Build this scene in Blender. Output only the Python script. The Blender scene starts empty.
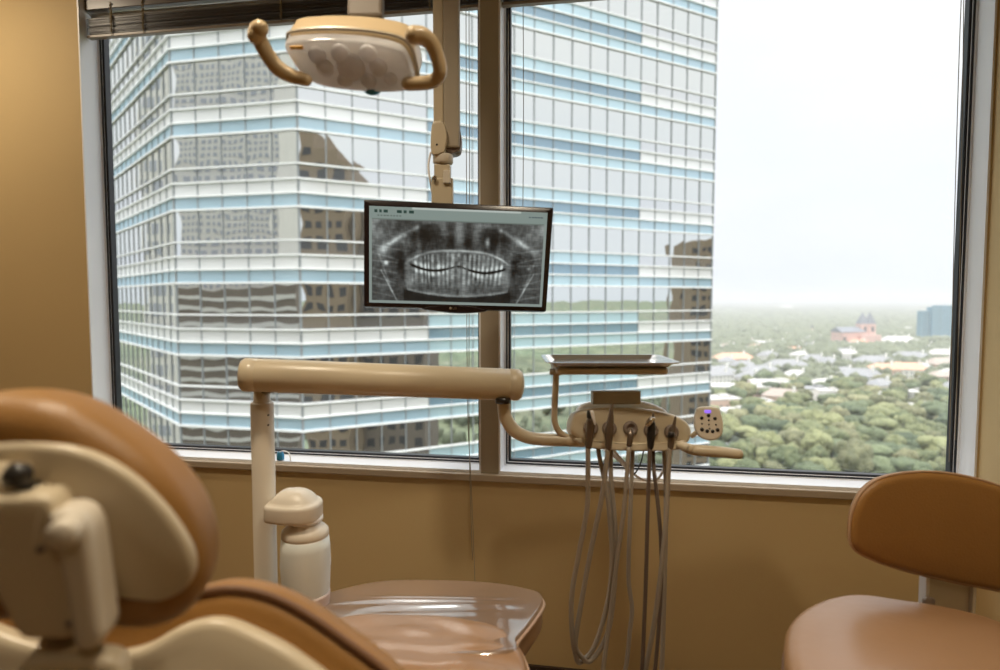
import bpy, math, random
import numpy as np
from mathutils import Vector, Matrix, noise as mnoise
random.seed(7)
rng = np.random.RandomState(11)
PI = math.pi
sc = bpy.context.scene
COL = sc.collection

# ------------------------------------------------------------------ camera
F = 620.0; H = 1.35
YAW = math.radians(9.5); PITCH = math.atan(36.0 / F)
CAM = Vector((0, 0, H))
fwd = Vector((-math.sin(YAW) * math.cos(PITCH), math.cos(YAW) * math.cos(PITCH), -math.sin(PITCH)))
right = Vector((math.cos(YAW), math.sin(YAW), 0))
up = right.cross(fwd)
back = -fwd
cd = bpy.data.cameras.new('camera'); cam = bpy.data.objects.new('camera', cd); COL.objects.link(cam)
cd.sensor_width = 36; cd.lens = 36 * F / 1000.0
cd.clip_start = 0.05; cd.clip_end = 20000
cam.matrix_world = Matrix(((right.x, up.x, back.x, 0), (right.y, up.y, back.y, 0), (right.z, up.z, back.z, H), (0, 0, 0, 1)))
cd.dof.use_dof = True; cd.dof.focus_distance = 2.0; cd.dof.aperture_fstop = 2.2
sc.camera = cam

def ray(px, py):
    return fwd + right * ((px - 500) / F) + up * ((335 - py) / F)
def U(px, py, d):
    return CAM + ray(px, py) * d
def PY(px, py, Y):
    r = ray(px, py); return CAM + r * (Y / r.y)
def PZ(px, py, Z):
    r = ray(px, py); return CAM + r * ((Z - H) / r.z)

# ------------------------------------------------------------------ materials
def mat(name, col, rough=0.5, metal=0.0, nscale=8.0, var=0.06, bump=0.0, bscale=60.0, coat=0.0, spec=0.5, emit=None, estr=0.0, trans=0.0, stretch=None, sheen=0.0):
    m = bpy.data.materials.new(name); m.use_nodes = True
    nt = m.node_tree; b = nt.nodes['Principled BSDF']
    b.inputs['Roughness'].default_value = rough
    b.inputs['Metallic'].default_value = metal
    b.inputs['Coat Weight'].default_value = coat
    b.inputs['Coat Roughness'].default_value = 0.08
    b.inputs['Specular IOR Level'].default_value = spec
    b.inputs['Transmission Weight'].default_value = trans
    tc = nt.nodes.new('ShaderNodeTexCoord'); mp = nt.nodes.new('ShaderNodeMapping')
    if stretch: mp.inputs['Scale'].default_value = stretch
    nt.links.new(tc.outputs['Object'], mp.inputs['Vector'])
    n = nt.nodes.new('ShaderNodeTexNoise'); n.inputs['Scale'].default_value = nscale; n.inputs['Detail'].default_value = 4
    nt.links.new(mp.outputs['Vector'], n.inputs['Vector'])
    mx = nt.nodes.new('ShaderNodeMix'); mx.data_type = 'RGBA'
    c = Vector(col)
    mx.inputs['A'].default_value = (*(c * (1 - var)), 1); mx.inputs['B'].default_value = (*[min(1, x * (1 + var)) for x in col], 1)
    nt.links.new(n.outputs['Fac'], mx.inputs['Factor']); nt.links.new(mx.outputs['Result'], b.inputs['Base Color'])
    if bump:
        n2 = nt.nodes.new('ShaderNodeTexNoise'); n2.inputs['Scale'].default_value = bscale; n2.inputs['Detail'].default_value = 3
        nt.links.new(mp.outputs['Vector'], n2.inputs['Vector'])
        bp = nt.nodes.new('ShaderNodeBump'); bp.inputs['Strength'].default_value = bump; bp.inputs['Distance'].default_value = 0.01
        nt.links.new(n2.outputs['Fac'], bp.inputs['Height']); nt.links.new(bp.outputs['Normal'], b.inputs['Normal'])
    if emit:
        b.inputs['Emission Color'].default_value = (*emit, 1); b.inputs['Emission Strength'].default_value = estr
    return m

M = {}
M['wall'] = mat('wall_paint', (0.62, 0.465, 0.24), 0.7, bump=0.05, bscale=160, nscale=2, var=0.03)
M['ceiling'] = mat('ceiling_tile', (0.75, 0.72, 0.66), 0.9, bump=0.1, bscale=90)
M['floor'] = mat('floor_vinyl', (0.16, 0.09, 0.05), 0.35, nscale=3, var=0.25, stretch=(1, 8, 1))
M['trim'] = mat('dark_baseboard', (0.05, 0.032, 0.025), 0.5)
M['wtrim'] = mat('white_window_frame', (0.90, 0.92, 0.96), 0.35, var=0.02)
M['sillnose'] = mat('sill_nosing_paint', (0.45, 0.37, 0.28), 0.5)
M['mullshade'] = mat('mullion_shade_tone', (0.42, 0.365, 0.28), 0.5)  # wall colour greyed to paint in the mullion's shade; reused on fittings
M['gasket'] = mat('black_gasket', (0.02, 0.022, 0.028), 0.4)
M['beige'] = mat('beige_plastic', (0.62, 0.53, 0.38), 0.33, var=0.02, nscale=3)
M['beige2'] = mat('pale_plastic', (0.70, 0.64, 0.54), 0.35, var=0.02, nscale=3)
M['beige3'] = mat('lamp_plastic', (0.56, 0.43, 0.26), 0.28, var=0.02, nscale=3)
M['white'] = mat('white_plastic', (0.92, 0.91, 0.90), 0.3, var=0.02)
M['leather'] = mat('tan_leather', (0.33, 0.165, 0.045), 0.42, nscale=12, var=0.08, bump=0.12, bscale=260)
M['leather2'] = mat('seat_leather', (0.37, 0.215, 0.115), 0.30, nscale=8, var=0.06, bump=0.25, bscale=9)
M['piping'] = mat('brown_piping', (0.16, 0.07, 0.025), 0.5)
M['pipingl'] = mat('pale_piping', (0.50, 0.32, 0.20), 0.4)
M['steel'] = mat('polished_steel', (0.70, 0.67, 0.64), 0.18, metal=1.0, var=0.02)
M['chrome'] = mat('chrome', (0.78, 0.76, 0.74), 0.1, metal=1.0, var=0.01)
M['hand'] = mat('handpiece_metal', (0.17, 0.13, 0.10), 0.25, metal=0.5, var=0.05)
M['dark'] = mat('dark_plastic', (0.02, 0.018, 0.017), 0.3)
M['black'] = mat('gloss_black_bezel', (0.016, 0.009, 0.009), 0.22)
M['hose'] = mat('grey_hose_rubber', (0.36, 0.31, 0.25), 0.4, var=0.04)
M['hosed'] = mat('dark_hose_rubber', (0.15, 0.11, 0.085), 0.42, var=0.04)
M['blue'] = mat('blue_plastic', (0.03, 0.25, 0.45), 0.35)
M['slat'] = mat('brown_blind_slat', (0.12, 0.092, 0.07), 0.3, nscale=4, var=0.1)
M['railm'] = mat('blind_bottom_rail', (0.30, 0.25, 0.20), 0.35)
M['glintslat'] = mat('glint_blind_slat', (0.80, 0.79, 0.77), 0.25, metal=0.7)  # highlight on a brown slat, painted in as silver
M['cord'] = mat('beige_cord', (0.30, 0.26, 0.20), 0.8)
M['ladder'] = mat('ladder_cord', (0.26, 0.2, 0.11), 0.8)
M['grey'] = mat('grey_plastic', (0.22, 0.17, 0.14), 0.35)
M['disp'] = mat('taupe_display', (0.42, 0.385, 0.31), 0.35)
M['led'] = mat('violet_led', (0.2, 0.1, 0.5), 0.4, emit=(0.30, 0.16, 0.95), estr=1.0)
M['diff'] = mat('light_diffuser', (0.8, 0.8, 0.8), 0.5, emit=(1.0, 0.82, 0.62), estr=17.0)

M['lens'] = mat('clear_lamp_cover', (0.80, 0.80, 0.83), 0.10, nscale=5, var=0.1, coat=0.6)
def glossmix(name, col, rough, fac, basecol, wavy=0.0, wscale=1.0, spec_col=None):
    """facade glass: a tinted diffuse body under a mirror coat"""
    m = bpy.data.materials.new(name); m.use_nodes = True; nt = m.node_tree
    for n in list(nt.nodes):
        if n.type != 'OUTPUT_MATERIAL': nt.nodes.remove(n)
    out = nt.nodes[0]
    d = nt.nodes.new('ShaderNodeBsdfDiffuse')
    tc = nt.nodes.new('ShaderNodeTexCoord'); n0 = nt.nodes.new('ShaderNodeTexNoise'); n0.inputs['Scale'].default_value = 0.15
    nt.links.new(tc.outputs['Object'], n0.inputs['Vector'])
    mx = nt.nodes.new('ShaderNodeMix'); mx.data_type = 'RGBA'
    mx.inputs['A'].default_value = (*[x * 0.9 for x in basecol], 1); mx.inputs['B'].default_value = (*[x * 1.1 for x in basecol], 1)
    nt.links.new(n0.outputs['Fac'], mx.inputs['Factor']); nt.links.new(mx.outputs['Result'], d.inputs['Color'])
    g = nt.nodes.new('ShaderNodeBsdfGlossy'); g.inputs['Color'].default_value = (*col, 1); g.inputs['Roughness'].default_value = rough
    if wavy:
        n = nt.nodes.new('ShaderNodeTexNoise'); n.inputs['Scale'].default_value = wscale; n.inputs['Detail'].default_value = 1
        nt.links.new(tc.outputs['Object'], n.inputs['Vector'])
        bp = nt.nodes.new('ShaderNodeBump'); bp.inputs['Strength'].default_value = 1.0; bp.inputs['Distance'].default_value = wavy
        nt.links.new(n.outputs['Fac'], bp.inputs['Height']); nt.links.new(bp.outputs['Normal'], g.inputs['Normal'])
    ms = nt.nodes.new('ShaderNodeMixShader'); ms.inputs[0].default_value = fac
    nt.links.new(d.outputs[0], ms.inputs[1]); nt.links.new(g.outputs[0], ms.inputs[2]); nt.links.new(ms.outputs[0], out.inputs[0])
    return m
M['vision'] = glossmix('vision_glass', (0.92, 0.945, 0.93), 0.015, 0.84, (0.10, 0.10, 0.10), 0.014, 0.4)
M['bluegl'] = glossmix('blue_spandrel_glass', (0.75, 0.86, 0.92), 0.15, 0.32, (0.43, 0.60, 0.70))
M['bluegl2'] = glossmix('pale_blue_spandrel_glass', (0.75, 0.88, 0.93), 0.15, 0.35, (0.50, 0.68, 0.76))
M['darkbl'] = glossmix('slate_blue_spandrel_glass', (0.55, 0.66, 0.74), 0.15, 0.35, (0.22, 0.34, 0.43))
M['whitesp'] = glossmix('white_spandrel_glass', (0.92, 0.93, 0.93), 0.15, 0.3, (0.86, 0.87, 0.86))
M['strip'] = glossmix('pale_strip_glass', (0.88, 0.90, 0.91), 0.015, 0.8, (0.25, 0.26, 0.26), 0.014, 0.4)
M['ledge'] = mat('white_aluminium_ledge', (0.96, 0.96, 0.95), 0.5, var=0.01)
M['mull2'] = mat('grey_facade_mullion', (0.30, 0.32, 0.33), 0.5, var=0.02)

# window glass: clear, with fresnel reflection
def glass_pane():
    m = bpy.data.materials.new('clear_window_glass'); m.use_nodes = True; nt = m.node_tree
    for n in list(nt.nodes):
        if n.type != 'OUTPUT_MATERIAL': nt.nodes.remove(n)
    out = nt.nodes[0]
    t = nt.nodes.new('ShaderNodeBsdfTransparent'); t.inputs[0].default_value = (0.97, 0.985, 0.98, 1)
    g = nt.nodes.new('ShaderNodeBsdfGlossy'); g.inputs['Roughness'].default_value = 0.0; g.inputs['Color'].default_value = (0.9, 1.0, 0.95, 1)
    lw = nt.nodes.new('ShaderNodeFresnel'); lw.inputs['IOR'].default_value = 1.5
    ms = nt.nodes.new('ShaderNodeMixShader')
    nt.links.new(lw.outputs[0], ms.inputs[0]); nt.links.new(t.outputs[0], ms.inputs[1]); nt.links.new(g.outputs[0], ms.inputs[2])
    nt.links.new(ms.outputs[0], out.inputs[0])
    return m
M['glass'] = glass_pane()

# ------------------------------------------------------------------ objects and meshes
ORG = {}
def tag(o, label=None, cat=None, group=None, kind=None):
    if label: o['label'] = label
    if cat: o['category'] = cat
    if group: o['group'] = group
    if kind: o['kind'] = kind
    return o
def thing(name, loc, label, cat, group=None):
    o = bpy.data.objects.new(name, None); o.empty_display_size = 0.1; COL.objects.link(o)
    o.location = Vector(loc); ORG[o.name] = Vector(loc)
    return tag(o, label, cat, group)

class MB:
    def __init__(s): s.v = []; s.f = []; s.sm = []
    def add(s, vs, fs, smooth=False):
        b = len(s.v); s.v += [Vector(v) for v in vs]
        s.f += [tuple(b + i for i in f) for f in fs]; s.sm += [smooth] * len(fs)
        return s
    def box(s, lo, hi, Mx=None):
        x0, y0, z0 = lo; x1, y1, z1 = hi
        vs = [Vector(p) for p in ((x0, y0, z0), (x1, y0, z0), (x1, y1, z0), (x0, y1, z0), (x0, y0, z1), (x1, y0, z1), (x1, y1, z1), (x0, y1, z1))]
        if Mx is not None: vs = [Mx @ v for v in vs]
        return s.add(vs, [(0, 3, 2, 1), (4, 5, 6, 7), (0, 1, 5, 4), (1, 2, 6, 5), (2, 3, 7, 6), (3, 0, 4, 7)])
    def obox(s, c, ax, ay, az):
        """box with centre c and half-axis vectors"""
        c = Vector(c); vs = []
        for sz in (-1, 1):
            for sx, sy in ((-1, -1), (1, -1), (1, 1), (-1, 1)):
                vs.append(c + ax * sx + ay * sy + az * sz)
        return s.add(vs, [(0, 3, 2, 1), (4, 5, 6, 7), (0, 1, 5, 4), (1, 2, 6, 5), (2, 3, 7, 6), (3, 0, 4, 7)])
    def tube(s, pts, r, n=14, caps=True, flat=1.0, rounded=False, smooth_path=True, steps=6):
        pts = [Vector(p) for p in pts]
        rs = list(r) if isinstance(r, (list, tuple)) else [r] * len(pts)
        if smooth_path and len(pts) > 2:
            q = []; qr = []
            for i in range(len(pts) - 1):
                p0 = pts[max(i - 1, 0)]; p1 = pts[i]; p2 = pts[i + 1]; p3 = pts[min(i + 2, len(pts) - 1)]
                for k in range(steps):
                    t = k / steps
                    q.append(0.5 * ((2 * p1) + (p2 - p0) * t + (2 * p0 - 5 * p1 + 4 * p2 - p3) * t * t + (3 * p1 - p0 - 3 * p2 + p3) * t ** 3))
                    qr.append(rs[i] * (1 - t) + rs[i + 1] * t)
            q.append(pts[-1]); qr.append(rs[-1]); pts, rs = q, qr
        if rounded:
            d0 = (pts[0] - pts[1]).normalized(); d1 = (pts[-1] - pts[-2]).normalized()
            a = []; ar = []
            for k in (1, 2, 3, 4):
                t = k / 4.5 * PI / 2
                a.insert(0, pts[0] + d0 * rs[0] * math.sin(t)); ar.insert(0, rs[0] * math.cos(t))
            e = []; er = []
            for k in (1, 2, 3, 4):
                t = k / 4.5 * PI / 2
                e.append(pts[-1] + d1 * rs[-1] * math.sin(t)); er.append(rs[-1] * math.cos(t))
            pts = a + pts + e; rs = ar + rs + er
        T = []
        for i in range(len(pts)):
            a = pts[max(i - 1, 0)]; b = pts[min(i + 1, len(pts) - 1)]
            T.append((b - a).normalized())
        ref = Vector((0, 0, 1)) if abs(T[0].z) < 0.9 else Vector((1, 0, 0))
        nrm = (ref - T[0] * ref.dot(T[0])).normalized()
        vs = []
        for i, p in enumerate(pts):
            nrm = (nrm - T[i] * nrm.dot(T[i])).normalized(); bi = T[i].cross(nrm)
            for k in range(n):
                a = 2 * PI * k / n
                vs.append(p + (nrm * math.cos(a) * flat + bi * math.sin(a)) * rs[i])
        fs = []
        for i in range(len(pts) - 1):
            for k in range(n):
                k2 = (k + 1) % n
                fs.append((i * n + k, i * n + k2, (i + 1) * n + k2, (i + 1) * n + k))
        s.add(vs, fs, True)
        if caps:
            b = len(s.v) - len(vs)
            s.f.append(tuple(b + k for k in reversed(range(n)))); s.sm.append(False)
            e = b + (len(pts) - 1) * n
            s.f.append(tuple(e + k for k in range(n))); s.sm.append(False)
        return s
    def lathe(s, prof, c, n=32, axis=None):
        """prof: (radius, height) pairs; axis: unit vector"""
        c = Vector(c); az = Vector(axis).normalized() if axis is not None else Vector((0, 0, 1))
        ref = Vector((1, 0, 0)) if abs(az.x) < 0.9 else Vector((0, 1, 0))
        ax = (ref - az * ref.dot(az)).normalized(); ay = az.cross(ax)
        vs = []
        for r, h in prof:
            for k in range(n):
                a = 2 * PI * k / n
                vs.append(c + az * h + (ax * math.cos(a) + ay * math.sin(a)) * max(r, 1e-5))
        fs = []
        for i in range(len(prof) - 1):
            for k in range(n):
                k2 = (k + 1) % n; fs.append((i * n + k, i * n + k2, (i + 1) * n + k2, (i + 1) * n + k))
        fs.append(tuple(range(n - 1, -1, -1))); fs.append(tuple((len(prof) - 1) * n + k for k in range(n)))
        return s.add(vs, fs, True)
    def pillow(s, outline, z0, z1, r, Mx, dome1=0.0, dome0=0.0, rings=5, bend=None, wrinkle=0.0, smooth=True, fill=6):
        """solid with rounded rim: outline 2-D (ccw), from z0 to z1 in frame Mx"""
        P = np.array(outline, float); n = len(P)
        area = 0.5 * np.sum(P[:, 0] * np.roll(P[:, 1], -1) - np.roll(P[:, 0], -1) * P[:, 1])
        if area < 0: P = P[::-1].copy()
        tan = np.roll(P, -1, 0) - np.roll(P, 1, 0); tan /= np.maximum(np.linalg.norm(tan, axis=1)[:, None], 1e-9)
        nr = np.stack([tan[:, 1], -tan[:, 0]], 1); c = P.mean(0)
        L = []
        for k in range(fill): # bottom disc from the centre out
            t = k / fill
            L.append((c + (P - nr * r - c) * max(t, 0.02), z0 - dome0 * (1 - t * t)))
        for k in range(rings + 1):
            a = k / rings * PI / 2
            L.append((P - nr * r * (1 - math.sin(a)), z0 + r * (1 - math.cos(a))))
        for k in range(rings + 1):
            a = k / rings * PI / 2
            L.append((P - nr * r * (1 - math.cos(a)), z1 - r * (1 - math.sin(a))))
        for k in range(1, fill + 1):
            t = 1 - k / fill
            L.append((c + (P - nr * r - c) * max(t, 0.02), z1 + dome1 * (1 - t ** 2.6)))
        vs = []
        for Q, z in L:
            for q in Q:
                zz = z
                if bend: zz += bend[0] * (q[0] - bend[1]) ** 2
                v = Vector((q[0], q[1], zz))
                if wrinkle and z > z1 - r: v.z += wrinkle * mnoise.noise(Vector((q[0] * 9, q[1] * 22, 1.3)))
                vs.append(Mx @ v)
        fs = []
        for i in range(len(L) - 1):
            for k in range(n):
                k2 = (k + 1) % n; fs.append((i * n + k, i * n + k2, (i + 1) * n + k2, (i + 1) * n + k))
        fs.append(tuple(range(n - 1, -1, -1))); fs.append(tuple((len(L) - 1) * n + k for k in range(n)))
        return s.add(vs, fs, smooth)
    def build(s, name, m, parent=None, bevel=0.0, origin=None):
        o0 = ORG[parent.name] if parent is not None else Vector(origin) if origin is not None else Vector((0, 0, 0))
        me = bpy.data.meshes.new(name)
        me.from_pydata([v - o0 for v in s.v], [], s.f)
        me.polygons.foreach_set('use_smooth', s.sm)
        me.materials.append(m); me.update()
        o = bpy.data.objects.new(name, me); COL.objects.link(o)
        if parent is not None: o.parent = parent
        else: o.location = o0
        ORG[o.name] = o0
        if bevel:
            b = o.modifiers.new('bevel', 'BEVEL'); b.width = bevel; b.segments = 2; b.limit_method = 'ANGLE'
        return o

def crom(pts, steps=5):
    """closed smooth outline through control points"""
    P = [Vector((p[0], p[1])) for p in pts]; n = len(P); out = []
    for i in range(n):
        p0, p1, p2, p3 = P[i - 1], P[i], P[(i + 1) % n], P[(i + 2) % n]
        for k in range(steps):
            t = k / steps
            q = 0.5 * ((2 * p1) + (p2 - p0) * t + (2 * p0 - 5 * p1 + 4 * p2 - p3) * t * t + (3 * p1 - p0 - 3 * p2 + p3) * t ** 3)
            out.append((q.x, q.y))
    return out
def rrect(x0, y0, x1, y1, r, n=4):
    o = []
    for cx, cy, a0 in ((x1 - r, y1 - r, 0), (x0 + r, y1 - r, 90), (x0 + r, y0 + r, 180), (x1 - r, y0 + r, 270)):
        for k in range(n + 1):
            a = math.radians(a0 + 90 * k / n); o.append((cx + r * math.cos(a), cy + r * math.sin(a)))
    return o
class Fr:
    """a local frame standing in the room; z points out of its face"""
    def __init__(s, o, yaw=0, pitch=0, roll=0, base=None):
        B = base or Matrix((right, up, back)).transposed()
        R = B @ (Matrix.Rotation(math.radians(yaw), 3, 'Y') @ Matrix.Rotation(math.radians(pitch), 3, 'X') @ Matrix.Rotation(math.radians(roll), 3, 'Z'))
        s.R = R; s.o = Vector(o); s.M = Matrix.Translation(s.o) @ R.to_4x4()
    def tr(s, pts, z=0.0):
        n = s.R.col[2]; o = s.o + n * z; out = []
        for px, py in pts:
            r = ray(px, py); t = (o - CAM).dot(n) / r.dot(n); q = s.R.transposed() @ (CAM + r * t - s.o)
            out.append((q.x, q.y))
        return out
HOR = Matrix.Identity(4)

def struct(name, mb, m, bevel=0.0):
    o = mb.build(name, m, bevel=bevel); o['kind'] = 'structure'; return o

# ================================================================== ROOM
D = 2.12; RV = 0.085; WT = 0.125
XL = PY(92.0, 395, D).x; XR = PY(976.5, 465, D).x
XM0 = PY(480.6, 250, D).x; XM1 = PY(498.6, 250, D).x
ZS = PY(480, 473, D).z; ZN = ZS - 0.026
ZB = PY(110, 38, D + 0.04).z
ZT = ZB + 0.17; ZC = 2.75
RX0, RX1, RY0 = -3.0, XR + 0.005, -2.6
print('ROOM', XL, XR, XM0, XM1, ZS, ZB, ZT)
w = MB()
w.box((RX0, D, 0), (RX1 + 0.2, D + WT, ZN)); w.box((RX0, D, ZT), (RX1 + 0.2, D + WT, ZC))
w.box((RX0, D, ZN), (XL, D + WT, ZT)); w.box((XR, D, ZN), (RX1 + 0.2, D + WT, ZT))
struct('wall_front', w, M['wall'])
struct('wall_right', MB().box((RX1, RY0, 0), (RX1 + 0.2, D, ZC)), M['wall'])
struct('wall_left', MB().box((RX0 - 0.2, RY0, 0), (RX0, D + WT, ZC)), M['wall'])
struct('wall_back', MB().box((RX0 - 0.2, RY0 - 0.2, 0), (RX1 + 0.2, RY0, ZC)), M['wall'])
struct('floor', MB().box((RX0 - 0.2, RY0 - 0.2, -0.15), (RX1 + 0.2, D + WT, 0)), M['floor'])
struct('ceiling', MB().box((RX0 - 0.2, RY0 - 0.2, ZC), (RX1 + 0.2, D + WT, ZC + 0.15)), M['ceiling'])
struct('baseboard_front', MB().box((RX0, D - 0.012, 0), (RX1, D, 0.055)), M['trim'])
struct('baseboard_right', MB().box((RX1 - 0.012, RY0, 0), (RX1, D - 0.012, 0.055)), M['trim'])
struct('baseboard_left', MB().box((RX0, RY0, 0), (RX0 + 0.012, D - 0.012, 0.055)), M['trim'])
struct('trim_1', MB().box((XL - 0.002, D - 0.018, ZN), (XR, D + 0.02, ZS)), M['sillnose'], 0.004)  # sill nosing
struct('trim_2', MB().box((XM0, D, ZS), (XM1, D + WT, ZT)), M['mullshade'])                       # mullion: wall colour with its shadow put into the grey-brown
def window(idx, x0, x1):
    y1 = D + RV; t = 0.010; fw = 0.006; gk = 0.016
    r = MB()   # white lining of the reveal plus the face of the frame
    r.box((x0, D - 0.001, ZS), (x1, D + WT, ZS + t)); r.box((x0, D, ZT - t), (x1, D + WT, ZT))
    r.box((x0, D - 0.001, ZS + t), (x0 + 0.006, D + WT, ZT - t)); r.box((x1 - 0.006, D - 0.001, ZS + t), (x1, D + WT, ZT - t))
    a, b, c, d = x0 + 0.006, x1 - 0.006, ZS + t, ZT - t
    r.box((a, y1, c), (a + fw, y1 + 0.04, d)); r.box((b - fw, y1, c), (b, y1 + 0.04, d))
    r.box((a + fw, y1, c), (b - fw, y1 + 0.04, c + fw * 0.6)); r.box((a + fw, y1, d - fw), (b - fw, y1 + 0.04, d))
    fr = struct('window_%d' % idx, r, M['wtrim'])
    a += fw; b -= fw; c += fw * 0.6; d -= fw
    g = MB()
    for k, (o0, o1, yy) in enumerate(((0, 0.006, y1 + 0.002), (0.009, gk, y1 + 0.008))):
        g.box((a + o0, yy, c + o0), (a + o1, yy + 0.025, d - o0)); g.box((b - o1, yy, c + o0), (b - o0, yy + 0.025, d - o0))
        g.box((a + o1, yy, c + o0), (b - o1, yy + 0.025, c + o1)); g.box((a + o1, yy, d - o1), (b - o1, yy + 0.025, d - o0))
    g.build('gasket', M['gasket'], fr)
    s = MB(); o0, o1, yy = 0.006, 0.009, y1 + 0.004
    s.box((a + o0, yy, c + o0), (a + o1, yy + 0.025, d - o0)); s.box((b - o1, yy, c + o0), (b - o0, yy + 0.025, d - o0))
    s.box((a + o1, yy, c + o0), (b - o1, yy + 0.025, c + o1)); s.box((a + o1, yy, d - o1), (b - o1, yy + 0.025, d - o0))
    s.build('glazing_bead', M['steel'], fr)
    p = MB(); p.add([(a, y1 + 0.026, c), (b, y1 + 0.026, c), (b, y1 + 0.026, d), (a, y1 + 0.026, d)], [(0, 1, 2, 3)])
    p.build('glass_pane', M['glass'], fr)
window(1, XL, XM0); window(2, XM1, XR)

# ceiling lights: recessed downlights, each with its lamp set up inside the can
M['diff2'] = mat('downlight_lens', (0.8, 0.78, 0.72), 0.4, emit=(1.0, 0.84, 0.64), estr=0.6)
def downlight(x, y, watt, label, spread=125):
    t = thing('downlight', (x, y, ZC - 0.006), label, 'ceiling light', 'round ceiling downlights')
    MB().lathe([(0.085, 0.0), (0.110, 0.0), (0.112, 0.003), (0.110, 0.006), (0.085, 0.006)], (x, y, ZC - 0.0065), 36).build('trim_ring', M['white'], t)
    MB().lathe([(0, 0), (0.083, 0), (0.083, 0.003), (0, 0.003)], (x, y, ZC - 0.0035), 30).build('lens', M['diff2'], t)
    l = bpy.data.lights.new('downlight_lamp', 'AREA'); l.shape = 'DISK'; l.size = 0.16; l.energy = watt; l.color = (1.0, 0.85, 0.64); l.spread = math.radians(spread)
    lo_ = bpy.data.objects.new('downlight_lamp', l); COL.objects.link(lo_); lo_.location = (x, y, ZC - 0.012)
downlight(-2.45, 1.45, 12, 'round ceiling downlight in the corner beside the window', 172)
downlight(-0.75, 0.8, 10, 'round ceiling downlight over the patient chair')
downlight(0.3, 0.65, 8, 'round ceiling downlight over the control head')
downlight(-1.5, -0.9, 1.5, 'round ceiling downlight behind the patient chair')
downlight(0.6, -0.9, 3, 'round ceiling downlight behind the stool')

# ================================================================== BLINDS
def blind(x0, x1, label, cords, ladders):
    y = D + 0.038
    t = thing('venetian_blind', ((x0 + x1) / 2, y, ZT), label, 'window blind', 'raised venetian blinds')
    MB().box((x0, y - 0.016, ZB + 0.102), (x1, y + 0.014, ZT - 0.004)).build('headrail', M['slat'], t, 0.002)
    n = 26; hz = ZT - 0.075 - (ZB + 0.012)
    s = MB()
    def slat(mb, z, tilt, wd=0.0125):
        a = Vector((0, math.cos(tilt), math.sin(tilt))) * wd
        nn = Vector((0, -math.sin(tilt), math.cos(tilt)))
        pr = [Vector((0, y, z)) - a, Vector((0, y, z)) - a * 0.33 + nn * 0.003, Vector((0, y, z)) + a * 0.33 + nn * 0.003, Vector((0, y, z)) + a]
        vs = [v + Vector((x0 + 0.004, 0, 0)) for v in pr] + [v + Vector((x1 - 0.004, 0, 0)) for v in pr]
        vs += [v - nn * 0.0008 for v in vs]
        fs = [(0, 4, 5, 1), (1, 5, 6, 2), (2, 6, 7, 3), (8, 9, 13, 12), (9, 10, 14, 13), (10, 11, 15, 14), (0, 8, 12, 4), (3, 7, 15, 11), (0, 1, 9, 8), (1, 2, 10, 9), (2, 3, 11, 10), (4, 12, 13, 5), (5, 13, 14, 6), (6, 14, 15, 7)]
        mb.add(vs, fs)
    for k in range(n):
        slat(s, ZB + 0.014 + 0.062 * k / n, random.uniform(-0.08, 0.12), 0.0125 + random.uniform(-0.001, 0.001))
    s.build('slats', M['slat'], t)
    sv = MB(); slat(sv, ZB + 0.088, -0.5); sv.build('slat', M['glintslat'], t)  # one tilted slat carries the painted-in highlight
    MB().box((x0, y - 0.012, ZB), (x1, y + 0.012, ZB + 0.011)).build('bottom_rail', M['railm'], t, 0.002)
    for lx in ladders:
        l = MB()
        l.tube([(lx, y - 0.0165, ZT - 0.05), (lx + 0.003, y - 0.0165, (ZT + ZB) / 2), (lx, y - 0.0155, ZB)], 0.0016, 6)
        for q in range(7):
            l.tube([(lx - 0.004, y - 0.018, ZB + 0.015 + q * 0.016), (lx + 0.004, y - 0.021, ZB + 0.021 + q * 0.016), (lx - 0.003, y - 0.018, ZB + 0.027 + q * 0.016)], 0.002, 6)
        l.build('ladder_cord', M['ladder'], t)
    for pts in cords:
        MB().tube([PY(px, py, Y) for px, py, Y in pts], 0.0013, 6).build('pull_cord', M['cord'], t)
ladL = [PY(107, 25, D).x, PY(139, 25, D).x, PY(278, 15, D).x, PY(428, 5, D).x]
blind(XL + 0.012, XM0 - 0.006, 'brown slatted blind drawn up over the window facing the glass tower', [
    [(466, 6, D + 0.02), (466.5, 200, D - 0.01), (467.5, 400, D - 0.03), (471, 480, D - 0.03), (475, 582, D - 0.03), (476, 640, D - 0.03)],
    [(469, 6, D + 0.02), (469.5, 200, D - 0.005), (469, 400, D - 0.025), (470, 480, D - 0.025), (472.5, 560, D - 0.025)]], ladL)
blind(XM1 + 0.006, XR - 0.012, 'brown slatted blind drawn up over the window facing the wooded town', [
    [(962, -20, D + 0.03), (959, 60, D + 0.03), (955, 200, D + 0.03), (952, 330, D + 0.03), (949, 462, D + 0.03)],
    [(964, -20, D + 0.03), (963, 60, D + 0.03), (961, 200, D + 0.03), (958.5, 330, D + 0.03), (955, 440, D + 0.03)],
    [(523, -20, D + 0.04), (523.5, 100, D + 0.04), (523, 200, D + 0.04), (522, 300, D + 0.04)]], [XM1 + 0.2, XM1 + 0.7, XR - 0.2])

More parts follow.
